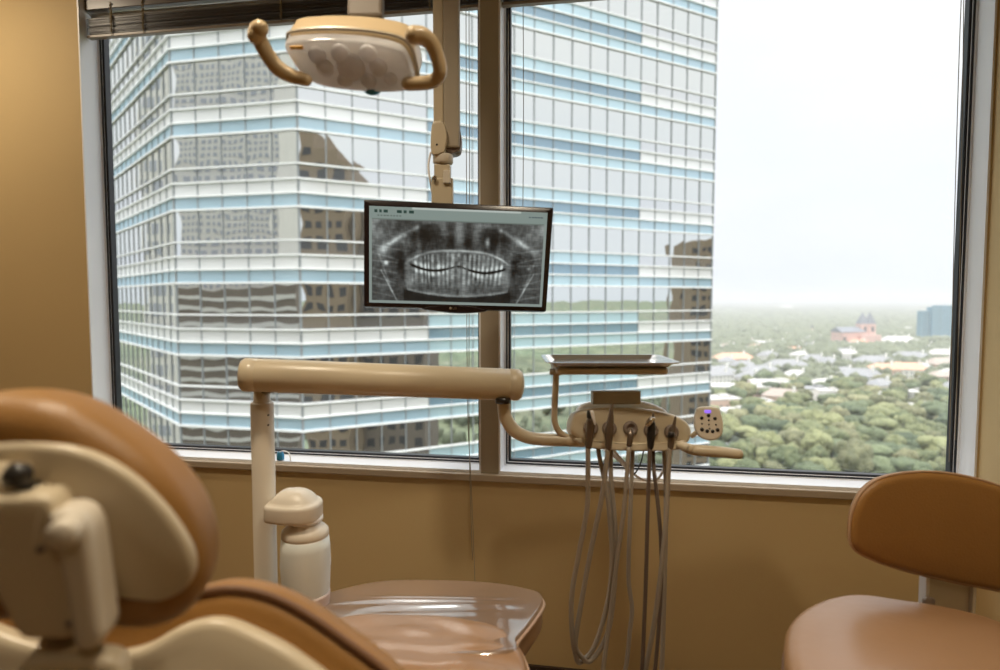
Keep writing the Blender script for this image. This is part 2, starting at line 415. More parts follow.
# ================================================================== DENTAL UNIT (post, arm, head)
PD = 1.50
pb = U(262, 400, PD); pbx, pby = pb.x, pb.y
unit = thing('dental_unit', (pbx, pby, 0), 'beige dental delivery unit with swing arm on a slim post before the window', 'dental unit')
def vpt(px, py, d): return U(px, py, d)
ztop = U(262, 402, PD).z
mb = MB(); mb.lathe([(0.0, 0), (0.12, 0), (0.12, 0.02), (0.03, 0.03), (0.027, 0.04), (0.027, ztop - 0.004), (0.025, ztop)], (pbx, pby, 0), 36)
mb.build('post', M['beige2'], unit)
zc2 = U(262, 388, PD).z
MB().lathe([(0.021, ztop - 0.01), (0.021, ztop + 0.004), (0.019, ztop + 0.006), (0.019, zc2)], (pbx, pby, 0), 28).build('collar', M['beige2'], unit)
sc_ = MB()
for yy in (415, 425):
    c = U(268.5, yy, PD - 0.0245); sc_.lathe([(0.0, 0), (0.0022, 0), (0.0022, 0.002), (0, 0.0025)], c, 10, back)
sc_.build('screw', M['dark'], unit)
A = U(241, 374.5, 1.46); B = U(522, 385, 1.55); ax = (B - A).normalized(); La = (B - A).length
r0 = 0.0395
MB().lathe([(0.0, -0.004), (0.020, -0.003), (0.034, 0.001), (r0, 0.008), (r0, 0.035), (r0 - 0.001, 0.036), (r0 - 0.0005, 0.038), (r0, 0.04), (r0, La - 0.035), (r0 - 0.001, La - 0.034), (r0, La - 0.032), (r0, La - 0.010), (r0 - 0.006, La - 0.002), (0.02, La + 0.003), (0.0, La + 0.004)], A, 48, ax).build('arm_tube', M['beige'], unit)
j1 = U(273, 391, 1.465); j2 = U(497, 401, 1.53)
cap = MB(); cap.lathe([(0.0, 0), (0.016, 0), (0.019, 0.006), (0.019, 0.02), (0, 0.02)], (pbx + 0.012, pby, zc2 - 0.010), 20)
MB().lathe([(0.0, 0), (0.019, 0), (0.019, 0.014), (0, 0.014)], U(503, 403, 1.53), 20).build('pivot', M['dark'], unit)
cap.build('pivot', M['dark'], unit)
ed = 1.55
MB().tube([U(504, 392, ed), U(504, 405, ed), U(506, 418, ed), (U(514, 430, ed)), U(527, 437, ed), U(543, 439.5, ed), U(562, 440, ed), U(584, 441, ed)], [0.0165, 0.0165, 0.0165, 0.0165, 0.016, 0.0155, 0.0155, 0.0155], 18).build('elbow_arm', M['beige'], unit)
# head
hf = Fr(U(630, 429, 1.53), yaw=4, pitch=-9)
bo = crom(hf.tr([(571, 426), (574, 415), (582, 409.5), (605, 407.5), (640, 408), (665, 411.5), (684, 419), (692, 429), (691, 439), (684, 446), (668, 448.5), (635, 449), (600, 447), (583, 441), (573, 434)]), 4)
MB().pillow(bo, -0.075, 0.0, 0.012, hf.M, dome1=0.003).build('control_head', M['beige'], unit)
lip = crom(hf.tr([(576, 438), (600, 441), (640, 443), (672, 442), (684, 440), (686, 446), (672, 450.5), (635, 451), (598, 449), (580, 444)], 0.0), 3)
MB().pillow(lip, -0.06, 0.006, 0.004, hf.M).build('lower_lip', M['beige'], unit)
tf = Fr(U(622, 404, 1.60), pitch=-8)
to = crom(tf.tr([(577, 414), (580, 406), (590, 401.5), (610, 399), (635, 399.5), (655, 404), (668, 412), (660, 420), (620, 424), (585, 422)]), 4)
MB().pillow(to, -0.05, 0.0, 0.012, tf.M).build('top_cover', M['white'], unit)
xf = Fr(U(617, 398, 1.55), yaw=3)
MB().pillow(rrect(*xf.tr([(593, 404.5)])[0], *xf.tr([(641, 391)])[0], 0.002), -0.03, 0.0, 0.002, xf.M, rings=2).build('display_box', M['disp'], unit)
hold = [(590.5, 428), (609, 428.5), (630, 428.5), (650.5, 430.5), (671, 432)]
hn = hf.R.col[2]
for hx, hy in hold:
    x, y = hf.tr([(hx, hy)])[0]; c = hf.M @ Vector((x, y, 0.001))
    h = MB().lathe([(0.0, 0.0), (0.018, 0.0), (0.0185, 0.004), (0.016, 0.010), (0.011, 0.012), (0.0095, 0.008), (0.0, 0.006)], c, 26, hn).build('handpiece_holder', M['grey'], unit)
# side handle
MB().tube([U(680, 445, 1.52), U(690, 449, 1.51), U(700, 450.5, 1.50), U(720, 452, 1.49), U(738, 454, 1.48)], [0.010, 0.0125, 0.0135, 0.0135, 0.0125], 18, rounded=True).build('side_handle', M['beige'], unit)
c = U(692, 449, 1.497)
MB().lathe([(0, 0), (0.011, 0), (0.0105, 0.002), (0.0, 0.003)], c, 20, back).build('handle_button', M['beige'], unit)
# keypad
kf = Fr(U(709, 424, 1.50), yaw=-6, pitch=-6)
ko = crom(kf.tr([(694.5, 424), (695.5, 413), (699, 407.5), (709, 406.5), (718, 408), (721.5, 414), (723.5, 425), (722, 435), (715, 440), (706, 440), (698, 435)]), 4)
key = MB().pillow(ko, -0.016, 0.0, 0.005, kf.M).build('keypad', M['beige2'], unit)
for k, (bx, by, br) in enumerate([(708.5, 415.5, 1.8), (701.8, 418, 1.8), (715, 418.5, 1.8), (708.7, 420, 1.0), (702, 423.8, 0.9), (709, 424.6, 0.9), (716, 424.8, 0.9), (702, 429.5, 2.0), (707.3, 431.2, 1.9), (712.7, 431.4, 1.9), (717.6, 430, 2.0), (709.5, 428.5, 0.9)]):
    x, y = kf.tr([(bx, by)])[0]
    MB().lathe([(0, 0), (br * 0.0024, 0), (br * 0.0022, 0.0012), (0, 0.0014)], kf.M @ Vector((x, y, 0.0)), 12, kf.R.col[2]).build('button', M['dark'], key)
a, b = kf.tr([(704.5, 413)])[0], kf.tr([(711, 410)])[0]
MB().pillow(rrect(a[0], a[1], b[0], b[1], 0.002), -0.001, 0.0012, 0.0006, kf.M, rings=2).build('display', M['led'], key)
tg = MB().tube([U(692, 436, 1.53), U(696, 433, 1.515), U(700, 430, 1.515)], 0.006, 10); tg.build('keypad_stem', M['beige'], unit)
# tray arm
MB().tube([U(592, 442, 1.56), U(578, 439.5, 1.55), U(566, 436.5, 1.545), U(558, 430, 1.54), U(554.5, 419, 1.535), U(555, 400, 1.53), U(556, 378, 1.525), U(556, 368, 1.52)], 0.0078, 14).build('tray_arm', M['beige'], unit)
zt = H - 0.158
MB().lathe([(0, 0), (0.016, 0), (0.016, 0.014), (0, 0.014)], U(556, 374.5, 1.52), 20).build('tray_clamp', M['mullshade'], unit)
# tray holder board: horizontal, below the tray
def H4(px0, px1, d0, d1, z):
    """four corners at camera depths d0 (near) and d1 (far) and height z"""
    out = []
    for px, d in ((px0, d0), (px1, d0), (px1, d1), (px0, d1)):
        g = CAM + (Vector((fwd.x, fwd.y, 0)).normalized() + right * ((px - 500) / F)) * d
        out.append(Vector((g.x, g.y, z)))
    return out
q = H4(551, 663, 1.46, 1.66, 0); cc = sum(q, Vector()) / 4
bx_, by_ = (q[1] - q[0]).normalized(), (q[3] - q[0]).normalized(); by_ = (by_ - bx_ * by_.dot(bx_)).normalized()
TB = Matrix.Translation(Vector((cc.x, cc.y, zt - 0.022))) @ Matrix((bx_, by_, Vector((0, 0, 1)))).transposed().to_4x4()
MB().pillow(rrect(-0.135, -0.095, 0.135, 0.095, 0.02), 0, 0.016, 0.005, TB, rings=3).build('tray_holder', M['beige'], unit)
# solution cable loop under the head
MB().tube([U(612, 448, 1.60), U(622, 460, 1.60), U(634, 474, 1.60), U(645, 480, 1.60), U(657, 479, 1.60), U(664, 468, 1.60), U(667, 448, 1.60)], 0.0035, 10).build('cable', M['white'], unit)
MB().tube([U(644, 449, 1.59), U(641, 462, 1.59), U(636, 472, 1.59), U(630, 477, 1.60)], 0.0018, 8).build('cable', M['dark'], unit)
MB().tube([U(606, 448, 1.62), U(620, 460, 1.62), U(632, 475, 1.62)], [0.010, 0.006, 0.003], 10).build('strain_relief', M['white'], unit)

# stainless tray
tray = MB()
def tray_loop(hx, hy, r, z): return [Vector((x, y, z)) for x, y in rrect(-hx, -hy, hx, hy, r, 5)]
TT = Matrix.Translation(Vector((cc.x, cc.y, zt))) @ Matrix((bx_, by_, Vector((0, 0, 1)))).transposed().to_4x4()
loops = [tray_loop(0.160, 0.112, 0.03, 0.006), tray_loop(0.160, 0.112, 0.03, 0.0085), tray_loop(0.150, 0.102, 0.024, 0.0085), tray_loop(0.138, 0.090, 0.02, -0.0035), tray_loop(0.05, 0.03, 0.01, -0.0035)]
under = [tray_loop(0.05, 0.03, 0.01, -0.0050), tray_loop(0.139, 0.091, 0.02, -0.0050), tray_loop(0.151, 0.103, 0.024, 0.0068)]
L = loops + under; n = len(L[0]); vs = [TT @ v for l in L for v in l]; fs = []
for i in range(len(L)):
    j = (i + 1) % len(L)
    if i == 4: continue
    for k in range(n):
        k2 = (k + 1) % n; fs.append((i * n + k, i * n + k2, j * n + k2, j * n + k))
fs.append(tuple(4 * n + k for k in range(n))); fs.append(tuple(5 * n + k for k in reversed(range(n))))
tray.add(vs, fs, False)
to_ = tray.build('instrument_tray', M['steel'], origin=(cc.x, cc.y, zt)); tag(to_, 'shallow stainless steel tray resting on the arm above the control head', 'tray')

# water bottle housing + bottle
wd = 1.47
wc = U(302, 500, wd); 
bf = Matrix.Translation(Vector((wc.x, wc.y, U(302, 517, wd).z))) @ Matrix((Vector((right.x, right.y, 0)), Vector((-right.y, right.x, 0)), Vector((0, 0, 1)))).transposed().to_4x4()
ho = crom([(-0.078, -0.036), (-0.055, -0.048), (-0.02, -0.056), (0.02, -0.052), (0.040, -0.03), (0.046, 0.0), (0.040, 0.03), (0.02, 0.052), (-0.02, 0.056), (-0.055, 0.048), (-0.078, 0.036), (-0.082, 0)], 3)
MB().pillow(ho, -0.004, 0.038, 0.009, bf, dome1=0.030, rings=5, fill=12).build('bottle_housing', M['beige2'], unit)
bc = Vector((wc.x + right.x * 0.006, wc.y + right.y * 0.006, 0)); zb0 = U(302, 612, wd).z
def zz(py): return U(302, py, wd).z
bt = thing('water_bottle', (bc.x, bc.y, zb0), 'translucent water bottle hanging under the domed housing on the post', 'bottle')
M['bottle'] = mat('frosted_bottle', (0.86, 0.92, 0.90), 0.4, var=0.02, trans=0.15)
M['bandm'] = mat('bottle_base_band', (0.62, 0.50, 0.45), 0.5)
MB().lathe([(0.0, zb0), (0.045, zb0), (0.051, zz(604)), (0.055, zz(590)), (0.0585, zz(565)), (0.0575, zz(548)), (0.0535, zz(534))], bc, 40).build('bottle_body', M['bottle'], bt)
MB().lathe([(0.0525, zz(610)), (0.0535, zz(607)), (0.0560, zz(596)), (0.0553, zz(593)), (0.054, zz(594))], bc, 40).build('base_band', M['bandm'], bt)
MB().lathe([(0.054, zz(537)), (0.0550, zz(534)), (0.0535, zz(530)), (0.046, zz(527)), (0.038, zz(524)), (0.030, zz(520)), (0.028, zz(517))], bc, 40).build('shoulder_ring', M['beige2'], bt)
MB().lathe([(0.036, zz(522)), (0.042, zz(520)), (0.042, zz(516.5)), (0.026, zz(513.5)), (0.022, zz(511))], bc, 36).build('bottle_cap', M['white'], bt)
for k in range(3):
    a = -1.9 + k * 0.35
    c = bc + Vector((math.cos(a) * 0.03, math.sin(a) * 0.03, zz(515)))
    MB().lathe([(0, 0), (0.005, 0), (0.005, 0.012), (0, 0.012)], c, 10).build('fitting', M['dark'], bt)
# blue clip by the post, on the sill
bl = thing('hose_clip', PY(281, 461, D - 0.0), 'small blue plastic clip with a white tie on the window sill behind the post', 'clip')
c = PY(280.5, 462, D + 0.01); c.z = ZS + 0.0125
MB().lathe([(0, 0), (0.013, 0), (0.014, 0.004), (0.014, 0.020), (0.011, 0.024), (0.011, 0.030), (0, 0.031)], c, 18).build('clip_body', M['blue'], bl)
MB().tube([c + Vector((0.0, -0.005, 0.03)), c + Vector((0.02, -0.008, 0.036)), c + Vector((0.042, -0.012, 0.028)), c + Vector((0.052, -0.02, 0.002))], 0.0022, 8).build('tie', M['white'], bl)

# handpieces with hoses
def handpiece(label, hx, hy, body, hose, m, r=0.0058):
    x, y = hf.tr([(hx, hy)])[0]; base = hf.M @ Vector((x, y, 0.012))
    t = thing('dental_handpiece', base, label, 'dental handpiece', 'handpieces in the control head')
    hs = MB().tube([U(px, py, d) for px, py, d in hose], r, 12); hs.build('hose', m, t)
    body(t, base)
dd = 1.475
def b_syringe(t, base):
    MB().tube([U(588.5, 446, dd), U(590, 432, dd), U(590.5, 421, dd)], [0.0080, 0.0105, 0.0100], 14, rounded=True).build('handpiece_body', M['hand'], t)
    MB().tube([U(588.5, 412, dd), U(589.5, 416, dd), U(590.5, 420, dd)], [0.004, 0.007, 0.008], 12, rounded=True).build('button', M['dark'], t)
    MB().tube([U(592, 412, dd - .02), U(593.5, 418, dd - .02), U(595, 424, dd - .02)], [0.0045, 0.004, 0.002], 10, rounded=True).build('nozzle', M['white'], t)
def b_scaler(t, base):
    MB().tube([U(608.5, 448, dd), U(609, 432, dd), U(610.5, 420, dd), U(611.5, 410, dd), U(612.3, 404, dd)], [0.0075, 0.0105, 0.0080, 0.0045, 0.0018], 14, rounded=True).build('handpiece_body', M['hand'], t)
    MB().tube([U(609.2, 431, dd), U(610, 424, dd)], [0.0096, 0.0088], 14, smooth_path=False).build('grip_ring', M['grey'], t)
def b_empty(t, base):
    MB().tube([U(629, 446, dd), U(630.5, 436, dd), U(630.5, 429, dd + .01)], [0.0065, 0.0075, 0.006], 12).build('handpiece_body', M['hand'], t)
def b_turbine(t, base):
    MB().tube([U(650.5, 447, dd), U(651, 434, dd), U(652, 424, dd)], [0.0070, 0.0105, 0.0080], 14, rounded=True).build('handpiece_body', M['dark'], t)
    MB().tube([U(648, 424, dd - .01), U(651, 420, dd - .01), U(653, 419, dd - .01)], [0.007, 0.0075, 0.005], 12, rounded=True).build('turbine_head', M['steel'], t)
    MB().tube([U(653, 421, dd), U(653, 414, dd)], [0.004, 0.0025], 10, rounded=True).build('bur', M['hand'], t)
def b_suction(t, base):
    MB().tube([U(670.5, 447, dd), U(672, 435, dd), U(674, 425, dd), U(675.5, 417, dd)], [0.0072, 0.009, 0.0042, 0.0024], 14, rounded=True).build('handpiece_body', M['hand'], t)
    MB().tube([U(671, 437, dd - .005), U(671.6, 432, dd - .005)], [0.0088, 0.0075], 14).build('grip_ring', M['dark'], t)
dn = 1.475; df_ = 1.52; dr = 1.57
handpiece('thick handpiece with chrome nozzle in the first holder, nearest the swing arm elbow', *hold[0], b_syringe,
    [(588, 446, dn), (588, 474, dn), (587, 509, dn), (579, 553, dn), (572, 594, dn), (572, 632, 1.48), (577, 660, 1.5), (583.5, 660, df_), (595, 645, df_), (607, 605, df_), (612, 560, df_), (608, 500, df_), (600, 460, 1.55), (598, 446, dr)], M['hose'])
handpiece('slim pointed handpiece standing tallest, second from the swing arm elbow', *hold[1], b_scaler,
    [(608, 447, dn), (603, 491, dn), (591, 550, dn), (581, 605, dn), (575.5, 642, 1.48), (580, 655, 1.5), (591, 660.5, df_), (608, 632, df_), (615, 577, df_), (615, 526, df_), (611, 480, 1.54), (611, 446, dr)], M['hose'])
handpiece('short stubby hose end sunk in the middle holder of five', *hold[2], b_empty,
    [(629, 446, dn), (624, 509, dn), (617, 560, dn), (610, 618, dn), (603, 672, dn), (604, 700, 1.49), (614, 705, df_), (625, 672, df_), (630, 630, df_), (632, 608, df_), (628.5, 577, df_), (630, 520, df_), (633, 446, dr)], M['hose'], 0.0052)
handpiece('black handpiece with chrome turbine head in the fourth holder', *hold[3], b_turbine,
    [(650, 446, dn), (648, 500, dn), (646, 577, dn), (643.5, 640, dn), (642, 685, 1.49), (648, 700, df_), (655, 670, df_), (661, 590, df_), (661, 545, df_), (658, 505, df_), (654, 470, 1.54), (653, 446, dr)], M['hosed'], 0.0048)
handpiece('slender needle tipped handpiece in the last holder, beside the keypad', *hold[4], b_suction,
    [(670, 446, dn), (668, 480, dn), (666, 520, dn), (660, 580, dn), (653, 630, 1.48), (645, 672, 1.49), (640, 705, 1.50), (648, 720, df_), (660, 690, df_ + .05), (664, 600, df_ + .05), (666, 500, df_ + .05), (664, 446, dr)], M['hose'])

# ================================================================== MONITOR
c4 = [U(363.5, 306.5, 1.66), U(546, 311.5, 1.71), U(553.5, 207.5, 1.73), U(364, 199.5, 1.68)]
mo = sum(c4, Vector()) / 4
mx_ = ((c4[1] - c4[0]) + (c4[2] - c4[3])).normalized(); my_ = ((c4[3] - c4[0]) + (c4[2] - c4[1])); my_ = (my_ - mx_ * my_.dot(mx_)).normalized(); mz_ = mx_.cross(my_)
mf = Fr(mo, base=Matrix((mx_, my_, mz_)).transposed())
mon = thing('monitor', mo, 'black wide monitor showing a dental x-ray, hung before the window mullion', 'monitor')
outc = mf.tr([(363.8, 306.5), (363.8, 199.3), (553.6, 207.5), (546.2, 311.5)])
def rpoly(pts, r, n=4):
    out = []; N = len(pts); P = [Vector(p) for p in pts]
    for i in range(N):
        a, b, c = P[i - 1], P[i], P[(i + 1) % N]; d0 = (a - b).normalized(); d1 = (c - b).normalized()
        for k in range(n + 1):
            t = k / n; q = (b + d0 * r) * (1 - t) ** 2 + b * 2 * t * (1 - t) + (b + d1 * r) * t * t
            out.append((q.x, q.y))
    return out
bz = MB().pillow(rpoly(outc, 0.005), -0.032, 0.0, 0.003, mf.M, rings=2, dome1=0.0).build('bezel', M['black'], mon)
chin = mf.tr([(422, 308.6), (440, 311.4), (457, 313.0), (472, 312.6), (487, 310.6), (470, 306), (440, 305)])
MB().pillow(crom(chin, 3), -0.02, 0.0012, 0.002, mf.M, rings=2).build('chin', M['black'], mon)
# screen with the x-ray picture
sx = mf.tr([(369.2, 302.5), (541.8, 307), (547.6, 212.8), (369.2, 205.8)])
NX, NY = 300, 165
vs = []; fs = []
for j in range(NY):
    for i in range(NX):
        u, v = i / (NX - 1), j / (NY - 1)
        p = (Vector(sx[3]) * (1 - u) + Vector(sx[2]) * u) * (1 - v) + (Vector(sx[0]) * (1 - u) + Vector(sx[1]) * u) * v
        vs.append(mf.M @ Vector((p.x, p.y, 0.0006)))
for j in range(NY - 1):
    for i in range(NX - 1):
        a = j * NX + i; fs.append((a, a + NX, a + NX + 1, a + 1))
X, Y = np.meshgrid(np.linspace(0, 179, NX), np.linspace(0, 99, NY))
def sn(s, seed, ax=1.0, ay=1.0):
    r = np.random.RandomState(seed); g = r.rand(int(99 / s * ay) + 4, int(179 / s * ax) + 4)
    gx = X / s * ax; gy = Y / s * ay; ix = gx.astype(int); iy = gy.astype(int); fx = gx - ix; fy = gy - iy
    fx = fx * fx * (3 - 2 * fx); fy = fy * fy * (3 - 2 * fy)
    return (g[iy, ix] * (1 - fx) + g[iy, ix + 1] * fx) * (1 - fy) + (g[iy + 1, ix] * (1 - fx) + g[iy + 1, ix + 1] * fx) * fy
def G(x, y, sx_, sy_): return np.exp(-((X - x) / sx_) ** 2 - ((Y - y) / sy_) ** 2)
def seg(x0, y0, x1, y1, wd):
    dx, dy = x1 - x0, y1 - y0; t = np.clip(((X - x0) * dx + (Y - y0) * dy) / (dx * dx + dy * dy), 0, 1)
    return np.exp(-(((X - x0 - t * dx) ** 2 + (Y - y0 - t * dy) ** 2) / wd ** 2))
I = 0.12 + 0.12 * sn(9, 1) + 0.10 * sn(3, 2) + 0.10 * (sn(1.6, 41, 0.35, 1.6) - 0.5) + 0.08 * (sn(1.5, 42, 1.5, 0.4) - 0.5)
cx = 90.0; dx = X - cx; adx = np.abs(dx)
I += 0.30 * np.clip((adx - 45) / 40, 0, 1) * (0.5 + 0.8 * sn(4, 3)) * np.clip((62 - Y) / 40, 0.2, 1)
# soft tissue, orbits, nose
I += 0.30 * G(90, 22, 5, 16) + 0.22 * G(74, 22, 5, 10) + 0.24 * G(108, 24, 5, 12)
I += 0.2 * G(60, 14, 16, 3) + 0.2 * G(122, 16, 16, 3)
I -= 0.22 * G(56, 28, 17, 8) + 0.22 * G(126, 30, 17, 8) + 0.2 * G(82, 34, 4, 8) + 0.2 * G(99, 34, 4, 8)
I += 0.55 * G(119, 34, 2.6, 5.0)
for s_ in (-1, 1):
    I += 0.30 * seg(cx + s_ * 70, 38, cx + s_ * 42, 20, 2.4) * (0.5 + 0.8 * sn(3, 51)) + 0.18 * seg(cx + s_ * 78, 44, cx + s_ * 60, 30, 4)
    I += 0.16 * seg(cx + s_ * 42, 22, cx + s_ * 40, 46, 2.4) + 0.14 * seg(cx + s_ * 55, 36, cx + s_ * 52, 80, 5) * 0.6
    I -= 0.16 * seg(cx + s_ * 60, 48, cx + s_ * 52, 84, 5) + 0.12 * seg(cx + s_ * 48, 48, cx + s_ * 47, 66, 3)
    I += 0.16 * seg(cx + s_ * 47, 52, cx + s_ * 50, 78, 6)
    I += 0.25 * seg(cx + s_ * 80, 50, cx + s_ * 66, 90, 1.3) * sn(3, 5) + 0.25 * seg(cx + s_ * 78, 66, cx + s_ * 62, 96, 0.9)
    for k in range(7):
        I += 0.12 * seg(cx + s_ * 86, 40 + 8 * k, cx + s_ * (60 + k), 44 + 8 * k + 3 * math.sin(k * 2.1), 1.0)
I += 0.8 * G(17, 58, 2.2, 2.2) + 0.35 * G(163, 60, 2.6, 2.6) * sn(2, 9) + 0.3 * G(15, 46, 4, 6)
inj = np.clip(1 - (dx / 55) ** 4 - ((Y - 67) / 25) ** 4, 0, 1) ** 0.4
I += 0.16 * inj * (0.5 + 0.9 * sn(4, 31))
arch = 43.5 + 9 * (adx / 46) ** 3
I += 0.42 * np.exp(-((Y - arch) / 1.5) ** 2) * np.clip((54 - adx) / 10, 0, 1) * (0.45 + 0.7 * sn(6, 14))
occ = 59.5 + 5.5 * np.sin(PI * np.clip((adx - 2) / 48, 0, 1)) + 0.02 * dx
pers = 4.9
tooth = np.clip(0.5 + 0.75 * np.cos(2 * PI * (dx + 2.0 * (sn(9, 61, 1.0, 0.15) - 0.5) * 2 + np.sign(dx) * 0.02 * (Y - 60) * adx / 10) / pers), 0, 1)
rng_t = 0.25 + 1.0 * sn(5, 21) * (0.6 + 0.8 * sn(2.2, 27))
upb = np.clip((Y - (arch + 1)) / 3, 0, 1) * (Y < occ - 0.8); lob = np.clip((84 - 3 * (dx / 50) ** 2 - Y) / 7, 0, 1) * (Y > occ + 1.2)
msk = np.clip((48 - adx) / 3, 0, 1)
crown = np.exp(-((Y - (occ - 3.2)) / 2.6) ** 2) + np.exp(-((Y - (occ + 3.4)) / 2.6) ** 2)
I += (0.26 * tooth * upb + 0.22 * tooth * lob) * msk * rng_t
I += 0.42 * crown * (0.45 + 0.55 * tooth) * msk * np.clip((adx - 4) / 12, 0.15, 1) * (0.55 + 0.6 * sn(5, 22)) * (np.abs(Y - occ) > 0.8)
I -= 0.5 * np.exp(-((Y - occ) / 1.2) ** 2) * np.clip((50 - adx) / 4, 0, 1) * np.clip((adx - 8) / 8, 0.2, 1)
I -= 0.14 * np.exp(-(dx / 1.2) ** 2) * (Y > 50) * (Y < 90)
I += 0.22 * np.exp(-((Y - (90 - 6 * (dx / 52) ** 2)) / 1.5) ** 2) * (adx < 52)
I *= np.where(Y > 91.5 - 6 * (dx / 52) ** 2, np.where(adx < 55, 0.42, 1.0), 1.0)
I = np.clip(I * 1.0 + 0.03 * (np.random.RandomState(5).rand(NY, NX) - 0.5), 0.02, 0.92)
rgb = np.stack([I * 0.93, I * 0.97, I * 0.96], 2)
bar = (Y < 12.5); rgb[bar] = (0.52, 0.58, 0.56)
rgb[(Y < 13.4) & (Y > 12.2)] = (0.42, 0.47, 0.45)
rgb[(Y < 2.0) & (X > 42) & (X < 152)] = (0.72, 0.76, 0.74)
for (a, b_) in ((5, 8), (10, 12), (14, 18), (27, 32), (34, 37), (39, 44)):
    rgb[(Y > 3.5) & (Y < 6.2) & (X > a) & (X < b_)] = (0.05, 0.22, 0.20)
for a in np.arange(8, 32, 3.1):
    rgb[(Y > 9) & (Y < 10.2) & (X > a) & (X < a + 2)] = (0.34, 0.40, 0.38)
for a in np.arange(160, 174, 3.1):
    rgb[(Y > 5) & (Y < 6.4) & (X > a) & (X < a + 2.2)] = (0.25, 0.32, 0.36)
edge = (X < 2.6) | (X > 176.4) | (Y > 96)
rgb[edge & ~bar] = (0.55, 0.60, 0.58)
me = bpy.data.meshes.new('screen'); me.from_pydata([v - mo for v in vs], [], fs)
ca = me.color_attributes.new('xray', 'FLOAT_COLOR', 'POINT')
lin = np.where(rgb <= 0.04045, rgb / 12.92, ((rgb + 0.055) / 1.055) ** 2.4)
arr = np.ones((NX * NY, 4)); arr[:, :3] = lin.reshape(-1, 3); ca.data.foreach_set('color', arr.ravel())
ms_ = bpy.data.materials.new('lcd_screen'); ms_.use_nodes = True; nt = ms_.node_tree; b = nt.nodes['Principled BSDF']
at = nt.nodes.new('ShaderNodeVertexColor'); at.layer_name = 'xray'
nt.links.new(at.outputs['Color'], b.inputs['Emission Color']); b.inputs['Emission Strength'].default_value = 0.85
b.inputs['Base Color'].default_value = (0.012, 0.012, 0.012, 1); b.inputs['Roughness'].default_value = 0.35
me.materials.append(ms_); so = bpy.data.objects.new('screen', me); COL.objects.link(so); so.parent = mon; ORG['screen'] = mo
# maker's mark on the chin
x, y = mf.tr([(450.5, 308.3)])[0]
lg = MB().lathe([(0, 0), (0.0036, 0), (0.0034, 0.0006), (0, 0.0007)], mf.M @ Vector((x, y, 0.0012)), 18, mz_).build('logo_badge', M['steel'], mon)
tcv = bpy.data.curves.new('logo_lettering', 'FONT'); tcv.body = 'LG'; tcv.size = 0.0095; tcv.extrude = 0.0003; tcv.align_x = 'LEFT'; tcv.align_y = 'CENTER'
tcv.materials.append(M['steel']); ttmp = bpy.data.objects.new('lettering_source', tcv); COL.objects.link(ttmp); bpy.context.view_layer.update()
tmesh = bpy.data.meshes.new_from_object(ttmp.evaluated_get(bpy.context.evaluated_depsgraph_get())); bpy.data.objects.remove(ttmp)
tob = bpy.data.objects.new('logo_lettering', tmesh); COL.objects.link(tob); tob.parent = mon
tob.matrix_local = Matrix.Translation(-mo) @ mf.M @ Matrix.Translation(Vector((x + 0.005, y, 0.0015)))

# ceiling mount of the monitor
md = 1.76
mt = thing('monitor_mount', U(446, 10, md), 'beige jointed ceiling arm that carries the monitor', 'monitor arm')
def vbar(px0, px1, py0, py1, d, th, name, m, parent, bev=0.004, topz=None):
    a = U(px0, py1, d); b = U(px1, py1, d); z1 = topz if topz is not None else U((px0 + px1) / 2, py0, d).z
    c = (a + b) / 2; hw = (b - a).length / 2
    hz = (z1 - a.z) / 2
    rr = Vector((right.x, right.y, 0)); ff = Vector((-right.y, right.x, 0))
    return MB().obox(Vector((c.x, c.y, a.z + hz)) + ff * th, rr * hw, ff * th, Vector((0, 0, hz))).build(name, m, parent, bev)
vbar(443.5, 459.5, 0, 147, md, 0.022, 'upper_arm', M['mullshade'], mt, 0.005, ZC)
vbar(433.5, 443.5, 0, 136, md, 0.020, 'cable_cover', M['beige'], mt, 0.004, ZC)
jf = Fr(U(441, 138, md - 0.012), yaw=0)
MB().pillow(crom(jf.tr([(431.5, 153), (432, 125), (438, 121), (442, 121), (445.5, 128), (447, 138), (445, 149), (443, 153)]), 4), -0.05, 0.004, 0.003, jf.M, rings=2).build('joint_cover', M['beige'], mt)
sc1 = MB().lathe([(0, 0), (0.003, 0), (0.0028, 0.001), (0, 0.001)], jf.M @ Vector((*jf.tr([(437, 145)])[0], 0.004)), 10, back).build('screw', M['dark'], mt)
jf2 = Fr(U(458, 138, md + 0.01))
MB().pillow(crom(jf2.tr([(446, 151), (446, 128), (458, 126), (461, 135), (461, 145), (458, 151.5)]), 4), -0.05, 0.0, 0.003, jf2.M, rings=2).build('joint_cap', M['grey'], mt)
cm = U(443, 155, md + 0.015)
MB().lathe([(0, 0.0), (0.028, 0.0), (0.029, -0.004), (0.029, -0.022), (0.026, -0.026), (0.018, -0.028), (0.018, -0.04), (0, -0.04)], cm, 28).build('swivel_ring', M['beige2'], mt)
vbar(434, 450, 164, 186, md, 0.018, 'tilt_block', M['beige'], mt)
vbar(443, 450.5, 170, 183, md - 0.012, 0.006, 'clamp_lever', M['beige2'], mt, 0.002)
ck = U(434.5, 178, md - 0.012)
MB().lathe([(0, 0), (0.007, 0), (0.0065, 0.003), (0.003, 0.004), (0.003, 0.001), (0, 0.001)], ck, 16, back).build('clamp_screw', M['chrome'], mt)
vbar(431.5, 453, 178, 225, md + 0.004, 0.014, 'drop_plate', M['beige'], mt)
MB().tube([U(431, 152, md), U(428.5, 165, md), U(430, 180, md), U(433, 196, md + 0.03)], 0.003, 8).build('cable', M['white'], mt)
vm = Fr(mo - mz_ * 0.034, base=Matrix((mx_, my_, mz_)).transposed())
MB().pillow(rrect(-0.06, -0.06, 0.06, 0.06, 0.006), -0.03, 0.0, 0.002, vm.M, rings=2).build('vesa_plate', M['grey'], mt)
